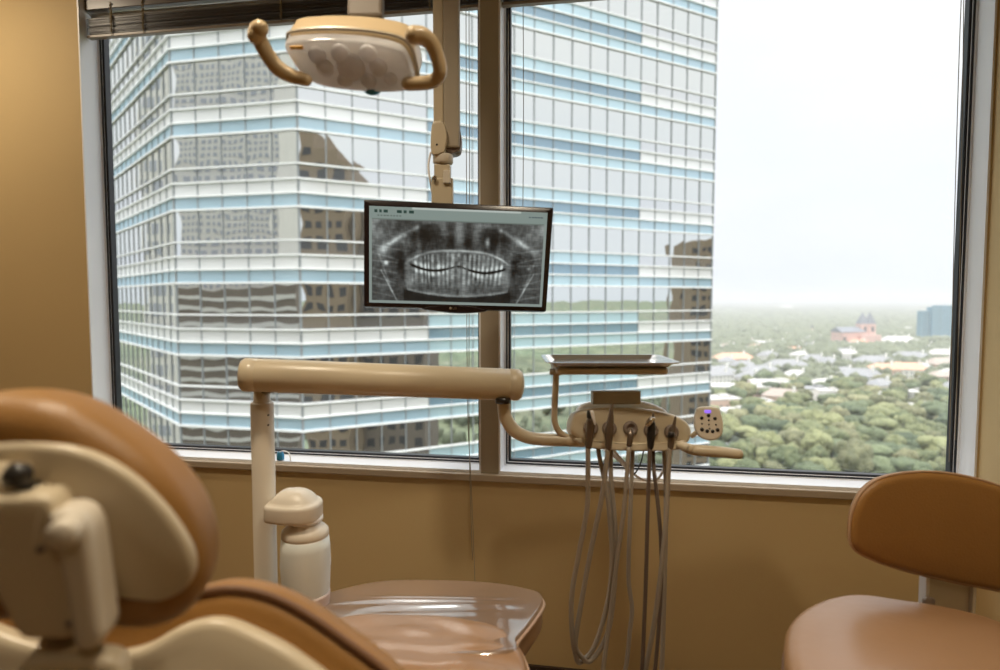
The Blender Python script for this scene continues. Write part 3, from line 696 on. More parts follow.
MB().lathe([(0, -0.014), (0.06, -0.014), (0.06, 0), (0, 0)], Vector((cm.x, cm.y, ZC)), 28).build('ceiling_plate', M['beige'], mt)

# ================================================================== OPERATING LAMP
ld = 1.12
lamp = thing('operating_lamp', U(348, 60, ld), 'beige dental operating lamp with two curved handles hanging near the blind', 'dental lamp')
lf = Fr(U(348, 68, ld), yaw=-4, pitch=48, roll=-1)
lo = crom(lf.tr([(284, 47), (289, 42), (320, 40), (360, 42), (392, 48), (404, 56), (411, 72), (413, 85), (406, 92), (380, 93.5), (345, 91), (318, 86), (302, 76), (289, 58)]), 4)
loh = crom(lf.tr([(282, 46), (287, 40), (320, 37.5), (360, 39), (394, 45), (407, 54), (413, 70), (415.5, 86), (408, 94), (380, 95.5), (345, 93), (316, 88), (299, 78), (286, 60)]), 4)
hb = MB().pillow(loh, -0.112, -0.034, 0.020, lf.M, dome0=0.012, rings=6).build('lamp_housing', M['beige3'], lamp)
tr_ = [lf.M @ Vector((x, y, -0.036)) for x, y in loh]
MB().tube(tr_ + [tr_[0]], 0.003, 8, smooth_path=False, caps=False).build('trim_ring', M['mullshade'], lamp)
def shield_mat():
    m = bpy.data.materials.new('frosted_clear_shield'); m.use_nodes = True; nt = m.node_tree; b = nt.nodes['Principled BSDF']; out = nt.nodes['Material Output']
    tc = nt.nodes.new('ShaderNodeTexCoord'); n = nt.nodes.new('ShaderNodeTexNoise'); n.inputs['Scale'].default_value = 22; nt.links.new(tc.outputs['Object'], n.inputs['Vector'])
    r = nt.nodes.new('ShaderNodeValToRGB'); r.color_ramp.elements[0].color = (0.62, 0.61, 0.62, 1); r.color_ramp.elements[1].color = (0.98, 0.98, 1.0, 1); r.color_ramp.elements[0].position = 0.35; r.color_ramp.elements[1].position = 0.65
    nt.links.new(n.outputs['Fac'], r.inputs['Fac']); nt.links.new(r.outputs['Color'], b.inputs['Base Color'])
    b.inputs['Roughness'].default_value = 0.12; b.inputs['Coat Weight'].default_value = 0.5
    t = nt.nodes.new('ShaderNodeBsdfTranslucent'); t.inputs[0].default_value = (0.95, 0.95, 0.97, 1)
    ms = nt.nodes.new('ShaderNodeMixShader'); ms.inputs[0].default_value = 0.6
    nt.links.new(b.outputs[0], ms.inputs[1]); nt.links.new(t.outputs[0], ms.inputs[2]); nt.links.new(ms.outputs[0], out.inputs[0]); return m
M['shield'] = shield_mat()
refl = MB().pillow(lo, -0.033, 0.0, 0.008, lf.M, dome1=0.003, rings=4).build('lens_cover', M['shield'], lamp)
xs = [p[0] for p in lo]; ys = [p[1] for p in lo]; cx_, cy_ = sum(xs) / len(xs), sum(ys) / len(ys)
wx = (max(xs) - min(xs)) / 2; wy = (max(ys) - min(ys)) / 2
for (u_, v_, r_) in ((-0.5, 0.45, .016), (-0.12, 0.5, .017), (0.32, 0.48, .016), (-0.42, 0.0, .016), (0.0, 0.02, .026), (0.45, 0.0, .016), (-0.15, -0.5, .014), (0.25, -0.5, .014), (0.62, -0.45, .012)):
    MB().lathe([(r_, 0), (r_, 0.003), (r_ * 0.8, 0.006), (r_ * 0.4, 0.008), (0, 0.0085)], lf.M @ Vector((cx_ + u_ * wx, cy_ + v_ * wy, 0.0005)), 20, lf.R.col[2]).build('reflector', M['shield'], refl)
MB().lathe([(0, 0.0), (0.017, 0), (0.017, 0.01), (0.012, 0.014), (0, 0.015)], lf.M @ Vector((cx_ + 0.25 * wx, cy_ - 0.86 * wy, -0.016)), 20, -lf.R.col[1]).build('sensor', M['blue'], lamp)
a, b = lf.tr([(289, 46)])[0], lf.tr([(304, 43)])[0]
M['amber'] = mat('amber_lens', (0.7, 0.38, 0.05), 0.3)
MB().obox(lf.M @ Vector(((a[0] + b[0]) / 2, (a[1] + b[1]) / 2 - 0.004, 0.003)), lf.R.col[0] * 0.012, lf.R.col[1] * 0.003, lf.R.col[2] * 0.002).build('indicator', M['amber'], refl, 0.001)
# handles
hm = M['beige3']
MB().tube([U(306, 80, ld), U(292, 76, ld), U(279, 69, ld - .01), U(269, 57, ld - .02), U(261, 43, ld - .03), U(257.5, 34, ld - .04)], [0.011, 0.013, 0.014, 0.0135, 0.0135, 0.0145], 18, rounded=True).build('handle', hm, lamp)
MB().tube([U(255.5, 36, ld - .045), U(258, 30, ld - .045), U(260, 28.5, ld - .05)], [0.014, 0.0152, 0.0145], 18, rounded=True).build('handle_grip', hm, lamp)
MB().tube([U(408, 84, ld), U(424, 83, ld), U(434, 80.5, ld), U(440, 72, ld - .01), U(437, 56, ld - .02), U(431, 43, ld - .03), U(422, 36, ld - .04), U(414, 35, ld - .045)], [0.012, 0.0125, 0.0125, 0.0125, 0.013, 0.014, 0.0155, 0.016], 18, rounded=True).build('handle', hm, lamp)
M['stemp'] = mat('lamp_stem_paint', (0.13, 0.10, 0.07), 0.6, var=0.02)
# yoke and ceiling arm
a0 = U(366, 22, ld + 0.09)
rr = Vector((right.x, right.y, 0)); ff = Vector((-right.y, right.x, 0))
a1 = U(366, -60, ld + 0.16)
dirv = (a1 - a0).normalized(); lat = rr; nn = dirv.cross(lat).normalized()
MB().obox((a0 + a1) / 2, lat * 0.034, nn * 0.016, dirv * (a1 - a0).length / 2).build('yoke_arm', M['stemp'], lamp, 0.006)
MB().lathe([(0, 0), (0.03, 0), (0.032, 0.01), (0.032, 0.05), (0, 0.05)], a1 - Vector((0, 0, 0.01)), 24).build('pivot', M['beige'], lamp)
MB().tube([a1 + Vector((0, 0, 0.02)), Vector((a1.x, a1.y, ZC - 0.01))], 0.024, 20, smooth_path=False).build('drop_tube', M['beige'], lamp)
MB().lathe([(0, -0.03), (0.05, -0.03), (0.07, -0.005), (0.07, 0), (0, 0)], Vector((a1.x, a1.y, ZC)), 28).build('ceiling_plate', M['beige'], lamp)

# ================================================================== STOOL
st = thing('operator_stool', PZ(930, 660, 0.72).xy.to_3d(), 'tan leather wheeled stool with a curved backrest, by the bare side wall', 'stool')
bf_ = Fr(U(960, 530, 1.33), yaw=-3, pitch=4)
bo = crom(bf_.tr([(846.5, 532), (850, 508), (863, 488), (885, 477), (925, 473), (965, 477), (1005, 488), (1045, 507), (1072, 535), (1078, 565), (1064, 590), (1035, 598), (1000, 592), (950, 583), (900, 570), (865, 556), (850, 545)]), 5)
bmx = sum(p[0] for p in bo) / len(bo)
MB().pillow(bo, -0.036, 0.0, 0.017, bf_.M, dome1=0.006, bend=(0.5, bmx), rings=6).build('backrest', M['leather'], st)
pp = [bf_.M @ Vector((x, y, -0.012 + 0.5 * (x - bmx) ** 2)) for x, y in [(bmx + (q[0] - bmx) * 1.001, q[1]) for q in bo]]
MB().tube(pp + [pp[0]], 0.003, 8, smooth_path=False, caps=False).build('backrest_piping', M['pipingl'], st)
ZSt = 0.72
so_ = [PZ(px, py, ZSt) for px, py in [(784, 640), (787, 622), (800, 607), (825, 595.5), (857, 591.5), (900, 597), (950, 605), (1000, 619), (1045, 645), (1065, 690), (1045, 740), (980, 768), (900, 762), (835, 728), (797, 688), (786, 660)]]
seat2 = crom([(p.x, p.y) for p in so_], 5)
MB().pillow(seat2, ZSt - 0.085, ZSt + 0.004, 0.030, HOR, dome1=0.012, rings=7, fill=9).build('seat', M['leather2'], st)
pcen = Vector((sum(p[0] for p in seat2) / len(seat2), sum(p[1] for p in seat2) / len(seat2), 0))
pp = [Vector((x, y, ZSt - 0.052)) for x, y in seat2]
MB().tube(pp + [pp[0]], 0.003, 8, smooth_path=False, caps=False).build('seat_piping', M['piping'], st)
# upright behind the seat
ub = U(946, 590, 1.385)
z_hi = U(946, 560, 1.37).z; z_lo = ZSt - 0.13
upm = MB(); hw = 0.052
upm.obox((ub.x, ub.y, (z_hi + z_lo) / 2), rr * hw, ff * 0.006, Vector((0, 0, (z_hi - z_lo) / 2)))
up_o = upm.build('upright', M['beige2'], st, 0.002)
e = MB()
for s_ in (-1, 1):
    e.obox(Vector((ub.x, ub.y, (z_hi + z_lo) / 2)) + rr * hw * s_ - ff * 0.004, rr * 0.004, ff * 0.012, Vector((0, 0, (z_hi - z_lo) / 2)))
e.build('upright_edge', M['white'], st, 0.001)
kb = U(927, 601, 1.37)
MB().pillow(rrect(-0.012, -0.012, 0.012, 0.010, 0.006), 0, 0.01, 0.002, Fr(kb).M, rings=2).build('adjuster_knob', M['grey'], st)
sp = MB(); a = Vector((ub.x, ub.y, z_lo + 0.01)); b_ = Vector((pcen.x, pcen.y, z_lo + 0.01)); dv_ = (b_ - a)
sp.obox((a + b_) / 2, dv_.normalized() * (dv_.length / 2), Vector((-dv_.y, dv_.x, 0)).normalized() * 0.025, Vector((0, 0, 0.008))); sp.build('back_strut', M['steel'], st, 0.002)
MB().lathe([(0, 0.10), (0.035, 0.10), (0.035, 0.32), (0.022, 0.34), (0.022, ZSt - 0.12), (0.07, ZSt - 0.11), (0.09, ZSt - 0.083), (0, ZSt - 0.083)], pcen, 28).build('gas_column', M['chrome'], st)
for k in range(5):
    a = 2 * PI * k / 5 + 0.3; d = Vector((math.cos(a), math.sin(a), 0))
    leg = MB().tube([pcen + Vector((0, 0, 0.115)) + d * 0.02, pcen + Vector((0, 0, 0.10)) + d * 0.13, pcen + Vector((0, 0, 0.08)) + d * 0.235], [0.022, 0.018, 0.014], 12).build('leg', M['steel'], st)
    cp = pcen + d * 0.235 + Vector((0, 0, 0.027)); t = Vector((-d.y, d.x, 0))
    MB().lathe([(0, -0.02), (0.022, -0.02), (0.027, -0.014), (0.027, 0.014), (0.022, 0.02), (0, 0.02)], cp, 18, t).build('caster', M['dark'], leg)

# ================================================================== PATIENT CHAIR
pc = PZ(300, 700, 0.0); base_xy = U(250, 640, 1.05)
ch = thing('dental_chair', (base_xy.x, base_xy.y, 0), 'tan leather dental patient chair with beige shell, seen from behind its headrest', 'dental chair')
# toe and leg cushions (the toe board slopes gently down)
ZT1 = 0.665
tl = math.radians(10.5)
tb0 = PZ(510, 640, ZT1)
tn = ff * math.sin(tl) + Vector((0, 0, math.cos(tl))); tyv = ff * math.cos(tl) - Vector((0, 0, math.sin(tl)))
TF = Fr(tb0, base=Matrix((rr, tyv, tn)).transposed())
tc_ = crom(TF.tr([(296, 607), (320, 596), (350, 587), (388, 580.5), (440, 580), (495, 583), (532, 590), (541, 595), (541, 603), (531, 618), (516, 636), (506, 650), (400, 652), (290, 640)]), 6)
MB().pillow(tc_, -0.072, -0.008, 0.015, TF.M, rings=4).build('toe_cushion', M['leather2'], ch)
M['vinyl'] = mat('clear_vinyl_over_leather', (0.30, 0.185, 0.115), 0.30, coat=1.0, bump=0.0, nscale=4, var=0.12)
P_ = np.array(tc_); c0 = P_.mean(0)
M['vinyl'].node_tree.nodes['Principled BSDF'].inputs['Coat IOR'].default_value = 2.7
cov = MB(); rings_ = 90; vs = []
for k in range(rings_ + 1):
    t = 1 - k / rings_; t = max(t, 0.01)
    for q in P_:
        p = c0 + (q - c0) * (t * 1.012)
        z = 0.0 if k else -0.018
        if k > 0:
            lx, ly = p[0], p[1]
            for r0_y, amp, wd_r in ((0.165, 3.4, 0.012), (0.205, 6.0, 0.017), (0.245, 4.6, 0.013), (0.285, 3.2, 0.010)):
                yy_ = r0_y + 0.010 * math.sin(lx * 7 + r0_y * 40) + 0.02 * (lx + 0.15)
                z += 0.001 * amp * math.exp(-((ly - yy_) / wd_r) ** 2) * (1 - t ** 8) * max(0.0, min(1.0, 1.5 - abs(lx + 0.27 - 0.3 * r0_y) * 6.0))
            z += 0.0022 * mnoise.noise(Vector((lx * 5, ly * 12, 0.3))) * (1 - t ** 8)
            z += 0.002 * (1 - t * t)
        vs.append(TF.M @ Vector((p[0], p[1], z)))
n = len(P_); fs = []
for i in range(rings_):
    for k in range(n):
        k2 = (k + 1) % n; fs.append((i * n + k, i * n + k2, (i + 1) * n + k2, (i + 1) * n + k))
fs.append(tuple(rings_ * n + k for k in range(n)))
cov.add(vs, fs, True); cov.build('vinyl_toe_cover', M['vinyl'], ch)
pp = [TF.M @ Vector((c0[0] + (x - c0[0]) * 1.014, c0[1] + (y - c0[1]) * 1.014, -0.014)) for x, y in tc_]
MB().tube(pp + [pp[0]], 0.0045, 8, smooth_path=False, caps=False).build('toe_piping', M['pipingl'], ch)
ZL = 0.672
leg_ = [PZ(px, py, ZL) for px, py in [(200, 640), (240, 622), (300, 613), (360, 609), (430, 609.5), (480, 613), (505, 621), (517, 634), (526, 650), (530, 672), (530, 720), (520, 800), (480, 880), (300, 900), (120, 860), (140, 740)]]
lc_ = crom([(p.x, p.y) for p in leg_], 6)
MB().pillow(lc_, ZL - 0.10, ZL - 0.006, 0.026, HOR, dome1=0.016, rings=6, fill=22, wrinkle=0.009).build('leg_cushion', M['leather2'], ch)
pp = [Vector((x, y, ZL - 0.030)) for x, y in lc_]
MB().tube(pp + [pp[0]], 0.0045, 8, smooth_path=False, caps=False).build('leg_piping', M['pipingl'], ch)
# seam across the leg cushion
sm = [PZ(px, py, ZL + 0.004) for px, py in [(400, 652), (440, 653), (480, 655), (510, 662), (524, 672)]]
# shell under the cushions and base
sh = [PZ(px, py, 0.60) for px, py in [(320, 640), (400, 628), (480, 634), (495, 660), (500, 740), (480, 860), (300, 900), (160, 850), (200, 700)]]
MB().pillow(crom([(p.x, p.y) for p in sh], 4), 0.50, 0.585, 0.03, HOR).build('seat_shell', M['beige'], ch)
bcx = Vector((sum(p.x for p in sh) / len(sh), sum(p.y for p in sh) / len(sh), 0))
MB().box((bcx.x - 0.10, bcx.y - 0.16, 0.05), (bcx.x + 0.10, bcx.y + 0.14, 0.51)).build('lift_column', M['beige'], ch, 0.03)
MB().pillow(rrect(-0.24, -0.40, 0.24, 0.42, 0.12), 0.0, 0.06, 0.02, Matrix.Translation(bcx)).build('base_plate', M['beige'], ch)
# backrest (we look at its rear): cushion with a beige shell nearer to us
kf_ = Fr(U(150, 640, 0.72), yaw=6, pitch=-14)
bo = crom(kf_.tr([(-230, 780), (-200, 660), (-130, 590), (-40, 562), (60, 572), (130, 592), (185, 590), (225, 583), (262, 588), (300, 604), (345, 634), (400, 678), (440, 740), (455, 860), (430, 980), (300, 1040), (0, 1040), (-200, 940)]), 5)
MB().pillow(bo, -0.075, 0.0, 0.030, kf_.M, rings=6).build('backrest_cushion', M['leather'], ch)
pp = [kf_.M @ Vector((x, y, -0.006)) for x, y in crom(kf_.tr([(-220, 780), (-192, 662), (-124, 596), (-38, 568), (60, 578), (130, 598), (185, 596), (225, 590), (262, 595), (298, 611), (341, 640), (395, 683), (434, 742), (448, 860), (424, 976), (298, 1034), (0, 1034), (-194, 936)]), 5)]
MB().tube(pp + [pp[0]], 0.005, 8, smooth_path=False, caps=False).build('backrest_piping', M['piping'], ch)
bs = crom(kf_.tr([(-220, 800), (-190, 690), (-120, 628), (-40, 618), (30, 640), (90, 652), (140, 647), (185, 624), (220, 618), (255, 630), (300, 655), (350, 700), (380, 780), (385, 880), (350, 980), (200, 1020), (0, 1020), (-180, 940)], 0.02), 5)
MB().pillow(bs, -0.005, 0.028, 0.012, kf_.M, dome1=0.0, rings=4).build('backrest_shell', M['beige'], ch)
# headrest
hr = Fr(U(60, 500, 0.57), yaw=8, pitch=9)
ho_ = crom(hr.tr([(-105, 520), (-100, 455), (-70, 415), (-20, 396), (35, 391), (85, 400), (135, 428), (178, 464), (205, 503), (216, 545), (210, 580), (190, 602), (160, 611), (120, 609), (60, 600), (0, 606), (-60, 596), (-98, 565)], -0.045), 5)
hc = MB().pillow(ho_, -0.085, 0.006, 0.034, hr.M, dome0=0.01, rings=7).build('headrest_cushion', M['leather'], ch)
hs_ = crom(hr.tr([(-80, 520), (-74, 475), (-40, 450), (20, 444), (75, 450), (120, 470), (160, 505), (188, 545), (194, 572), (182, 592), (158, 603), (125, 601), (85, 590), (0, 590), (-62, 574)], 0.012), 5)
MB().pillow(hs_, -0.004, 0.014, 0.008, hr.M, dome1=0.006, rings=4).build('headrest_shell', M['beige'], ch)
# bracket
bk = Fr(U(40, 560, 0.53), yaw=10, pitch=6)
br = MB().pillow(crom(bk.tr([(-60, 502), (-10, 496), (40, 494), (56, 501), (66, 530), (76, 585), (84, 624), (76, 634), (48, 636), (24, 633), (4, 600), (-24, 548)]), 5), -0.034, 0.008, 0.007, bk.M, rings=4).build('headrest_bracket', M['beige'], ch)
MB().pillow(crom(bk.tr([(56, 512), (70, 506), (86, 510), (96, 524), (101, 550), (108, 605), (110, 628), (100, 641), (84, 640), (78, 620), (72, 580), (62, 540)]), 5), -0.024, 0.016, 0.008, bk.M, rings=4).build('clamp_arm', M['beige2'], ch)
x, y = bk.tr([(77, 523)])[0]
MB().lathe([(0, -0.01), (0.012, -0.01), (0.0125, 0.010), (0.010, 0.014), (0, 0.015)], bk.M @ Vector((x, y, 0.016)), 26, bk.R.col[2]).build('clamp_knob', M['beige2'], ch)
for (px, py) in ((46, 545), (75, 618)):
    x, y = bk.tr([(px, py)])[0]
    MB().lathe([(0, 0), (0.0035, 0), (0.003, 0.002), (0, 0.002)], bk.M @ Vector((x, y, 0.008)), 12, bk.R.col[2]).build('screw', M['grey'], br)
MB().tube([hr.M @ Vector((*hr.tr([(28, 455)])[0], 0.02)), hr.M @ Vector((*hr.tr([(28, 500)])[0], 0.03))], [0.012, 0.020], 16, smooth_path=False).build('ball_joint_stem', M['beige'], ch)
MB().lathe([(0, -0.012), (0.008, -0.009), (0.012, 0), (0.008, 0.009), (0, 0.012)], hr.M @ Vector((*hr.tr([(40, 462)])[0], 0.032)), 18, hr.R.col[2]).build('lock_button', M['dark'], ch)
MB().pillow(rrect(*hr.tr([(14, 492)], 0.02)[0], *hr.tr([(40, 481)], 0.02)[0], 0.002), 0.0, 0.036, 0.002, hr.M, rings=2).build('slot', M['dark'], ch)
nb = U(68, 636, 0.56); nt_ = U(66, 690, 0.60)
MB().tube([nb, nt_], [0.022, 0.022], 18, smooth_path=False, flat=0.6).build('headrest_post', M['chrome'], ch)
# armrest-side support on shell
MB().pillow(crom(bk.tr([(14, 674), (30, 660), (80, 660), (112, 664), (122, 690), (126, 760), (10, 760), (10, 700)]), 4), -0.03, 0.0, 0.008, bk.M, rings=3).build('post_socket', M['beige'], ch)

# ================================================================== OUTSIDE : the glass tower across the street
gfwd = Vector((fwd.x, fwd.y, 0)).normalized()
def G2(px, d):  # ground position at horizontal camera depth d
    return CAM + (gfwd + right * ((px - 500) / F)) * d
C1 = G2(177.5, 35.0); C2 = G2(301.0, 33.3); C3 = G2(711.0, 48.0)
c0v = G2(117, 47.5); C0 = C1 + (c0v - C1) * 2.0
ZG = -72.0
FH = 75.0 * 33.3 / F; Z0 = H + (299 - 132.5) * 33.3 / F
tower = thing('office_tower', ((C1.x + C3.x) / 2, (C1.y + C3.y) / 2 + 10, ZG), 'glass office tower with white and blue bands across the street', 'building')
faces = [(C0, C1, None), (C1, C2, None), (C2, C3, 'B')]
def xy(p, z): return Vector((p.x, p.y, z))
KLO, KHI = -7, 6
rows = [(0.015, 0.43, 'vision'), (0.445, 0.625, 'strip'), (0.64, 0.81, 'spandrel'), (0.825, 0.985, 'blue')]
# body behind the glass
cen = (C1 + C3) / 2; bk_dir = Vector((-(C3 - C2).y, (C3 - C2).x, 0)).normalized()
E3 = C3 + bk_dir * 35; E0 = C0 + bk_dir * 20
poly = [C0, C1, C2, C3, E3, E0]
def inset(p):
    return p + ((cen + bk_dir * 15) - p).normalized() * 0.35
pi_ = [inset(p) for p in poly]
body = MB(); zlo, zhi = ZG, Z0 + (KHI + 1) * FH
vs = [xy(p, zlo) for p in pi_] + [xy(p, zhi) for p in pi_]
body.add(vs, [(i, (i + 1) % 6, 6 + (i + 1) % 6, 6 + i) for i in range(6)] + [tuple(range(6, 12)), (5, 4, 3, 2, 1, 0)])
body.build('tower_body', M['whitesp'], tower)
mats = {'spandrel': ('white_spandrel', M['whitesp']), 'blue': ('blue_spandrel', M['bluegl']), 'strip': ('strip_glazing', M['strip']), 'paleb': ('pale_blue_spandrel', M['bluegl2']), 'darkb': ('slate_blue_spandrel', M['darkbl'])}
led = MB(); mul = MB(); wins = []
for fi, (a, b, sec) in enumerate(faces):
    d = (b - a); Lf = d.length; d = d.normalized(); nrm = Vector((d.y, -d.x, 0))
    N = max(1, round(Lf / 1.44)); pw = Lf / N
    bs0 = bs1 = None
    if sec == 'B':
        def hit(px):
            r = (gfwd + right * ((px - 500) / F)); # intersect with the facade line
            A_ = Matrix(((r.x, -d.x), (r.y, -d.y))); s_ = A_.inverted() @ Vector((a.x - CAM.x, a.y - CAM.y)); return s_[1]
        bs0, bs1 = round(hit(421) / pw), round(hit(643.7) / pw)
        print('facade N', N, pw, bs0, bs1)
    for k in range(KLO, KHI + 1):
        zt_ = Z0 + k * FH
        for f0, f1, typ in rows:
            za, zb = zt_ - f1 * FH, zt_ - f0 * FH
            if typ == 'vision':
                for i in range(N):
                    p = a + d * (i * pw + 0.03); q = a + d * ((i + 1) * pw - 0.03)
                    wins.append((fi, p, q, za, zb, nrm))
            else:
                runs = [(0, N, typ)]
                if sec == 'B':
                    alt = {'strip': 'paleb', 'spandrel': 'darkb', 'blue': 'paleb'}[typ]
                    runs = [(0, bs0, typ), (bs0, bs1, alt), (bs1, N, typ)]
                for i0, i1, tt in runs:
                    bm_ = MB()
                    for i in range(i0, i1):
                        p = a + d * (i * pw + 0.02); q = a + d * ((i + 1) * pw - 0.02)
                        j = random.uniform(-0.006, 0.006)
                        bm_.add([xy(p, za), xy(q + nrm * j, za), xy(q + nrm * j, zb), xy(p, zb)], [(0, 1, 2, 3)])
                    bm_.build(mats[tt][0], mats[tt][1], tower)
        for f in (0.0, 0.4375, 0.6325, 0.8175):
            z = zt_ - f * FH
            c = (a + b) / 2; th = 0.045 if f != 0.0 else 0.055
            led.obox(xy(c, z) + nrm * 0.05, d * (Lf / 2 + 0.04), nrm * 0.07, Vector((0, 0, th)))
    for i in range(N + 1):
        p = a + d * (i * pw)
        wdt = 0.028 if 0 < i < N else 0.05
        mul.obox(xy(p, (zlo * 0.3 + zhi) / 2 if False else (Z0 + (KLO - 1) * FH + zhi) / 2) + nrm * 0.01, d * wdt, nrm * 0.04, Vector((0, 0, (zhi - Z0 - (KLO - 1) * FH) / 2)))
led.build('ledge', M['ledge'], tower); mul.build('mullion', M['mull2'], tower)
def wpix(wn):
    fi, p, q, za, zb, nrm = wn
    c = xy((p + q) / 2, (za + zb) / 2) - CAM; dep = c.dot(fwd)
    if dep <= 0: return -1
    px = 500 + F * c.dot(right) / dep; py = 335 - F * c.dot(up) / dep
    if not (105 < px < 712 and 5 < py < 455): return -1
    return abs((q - p).dot(right)) * (zb - za) / dep ** 2
wins.sort(key=lambda x: -wpix(x))
rest = MB()
def wquad(mb, wn, sub=4):
    fi, p, q, za, zb, nrm = wn
    # panes are gently bowed and each hangs a touch out of true
    t1, t2 = random.uniform(-0.006, 0.006), random.uniform(-0.004, 0.004)
    vs = []; fs = []
    for j in range(sub + 1):
        for i in range(sub + 1):
            u, v = i / sub, j / sub
            bow = 0.005 * (1 - (2 * u - 1) ** 2) * (1 - (2 * v - 1) ** 2)
            vs.append(xy(p.lerp(q, u), za + (zb - za) * v) + nrm * (bow + t1 * u + t2 * v))
    for j in range(sub):
        for i in range(sub):
            a = j * (sub + 1) + i; fs.append((a, a + 1, a + sub + 2, a + sub + 1))
    mb.add(vs, fs, True)
for wi, wn in enumerate(wins):
    if wi < 100:
        m1 = MB(); wquad(m1, wn); m1.build('window_pane', M['vision'], tower)
    else: wquad(rest, wn)
ro = rest.build('distant_window_panes', M['vision'], tower); ro['kind'] = 'stuff'

# towers that stand behind and beside the camera, seen only mirrored in the facade
def reflect(p, a, b):
    d = (b - a).normalized(); n = Vector((d.y, -d.x, 0)); return p - n * 2 * (p - a).dot(n)
M['tanstone'] = mat('tan_stone', (0.25, 0.19, 0.13), 0.8, nscale=0.4, var=0.15)
M['palestone'] = mat('pale_stone', (0.62, 0.60, 0.56), 0.8, nscale=0.4, var=0.08)
M['brownstone'] = mat('brown_stone', (0.17, 0.14, 0.115), 0.8, nscale=0.4, var=0.12)
M['dwin'] = mat('dark_tower_glass', (0.06, 0.06, 0.065), 0.25, var=0.2)
M['dwin2'] = mat('grey_tower_glass', (0.34, 0.36, 0.40), 0.3, var=0.2)
def mirrored_tower(face, px0, px1, ytop, dv, depth, wall, win, label, fl=3.6, bay=3.0, wf=0.6, hf_=0.5, zbot=None, steps=()):
    a, b, _ = faces[face]
    v0 = CAM + (gfwd + right * ((px0 - 500) / F)) * dv; v1 = CAM + (gfwd + right * ((px1 - 500) / F)) * dv
    r0_, r1_ = reflect(v0, a, b), reflect(v1, a, b)
    z1 = H + (299 - ytop) * dv / F; z0 = ZG
    d = (r1_ - r0_); Lw = d.length; d.normalize()
    away = Vector((-d.y, d.x, 0))
    mid = (a + b) / 2
    if (r0_ - mid).dot(away) < 0: away = -away
    c = (r0_ + r1_) / 2 + away * depth / 2
    t = thing('tower_block', (c.x, c.y, z0), label, 'building')
    m1 = MB(); m1.obox(xy(c, (z0 + z1) / 2), d * (Lw / 2), away * (depth / 2), Vector((0, 0, (z1 - z0) / 2)))
    for (u0, u1, yt) in steps:
        zz1 = H + (299 - yt) * dv / F
        cc_ = r0_ + d * Lw * (u0 + u1) / 2 + away * depth / 2
        m1.obox(xy(cc_, (z1 + zz1) / 2), d * (Lw * (u1 - u0) / 2), away * (depth / 2), Vector((0, 0, (zz1 - z1) / 2)))
        z_top = zz1
    m1.build('wall', wall, t)
    g = MB(); nb = max(1, int(Lw / bay)); bw = Lw / nb
    ztopw = max([z1] + [H + (299 - s_[2]) * dv / F for s_ in steps])
    z = max(z0, -60)
    while z + fl < ztopw:
        for i in range(nb):
            u = (i + 0.5) / nb
            top = z1
            for (u0, u1, yt) in steps:
                if u0 <= u <= u1: top = max(top, H + (299 - yt) * dv / F)
            if z + fl > top: continue
            g.obox(xy(r0_ + d * (i + 0.5) * bw, z + fl * 0.5) - away * 0.02, d * bw * wf / 2, away * 0.05, Vector((0, 0, fl * hf_ / 2)))
        z += fl
    g.build('glazing', win, t)
mirrored_tower(2, 297, 352, 165, 95, 20, M['tanstone'], M['dwin'], 'tan stone tower mirrored in the tower panes beside the corner column', fl=3.4, bay=2.6, steps=((0.0, 0.35, 128), (0.35, 0.75, 150)))
mirrored_tower(2, 360, 425, 205, 100, 20, M['brownstone'], M['dwin'], 'brown stone block mirrored in the tower panes below the lamp', fl=3.6, bay=3.2)
mirrored_tower(2, 690, 740, 238, 170, 22, M['tanstone'], M['dwin'], 'tan apartment tower mirrored at the far edge of the glass tower', fl=4, bay=4, wf=0.7)
mirrored_tower(1, 178, 279, -140, 78, 25, M['palestone'], M['dwin2'], 'pale gridded tower mirrored in the narrow face of the glass tower', fl=1.15, bay=1.05, wf=0.55, hf_=0.55)
mirrored_tower(1, 160, 300, 285, 70, 8, M['brownstone'], M['palestone'], 'brown slatted car park mirrored low in the narrow face of the glass tower', fl=1.6, bay=60, wf=1.0, hf_=0.35)
mirrored_tower(0, 146, 172, -100, 110, 30, M['palestone'], M['dwin2'], 'pale office block mirrored in the receding face of the glass tower', fl=3.6, bay=2.5, wf=0.6, hf_=0.6)

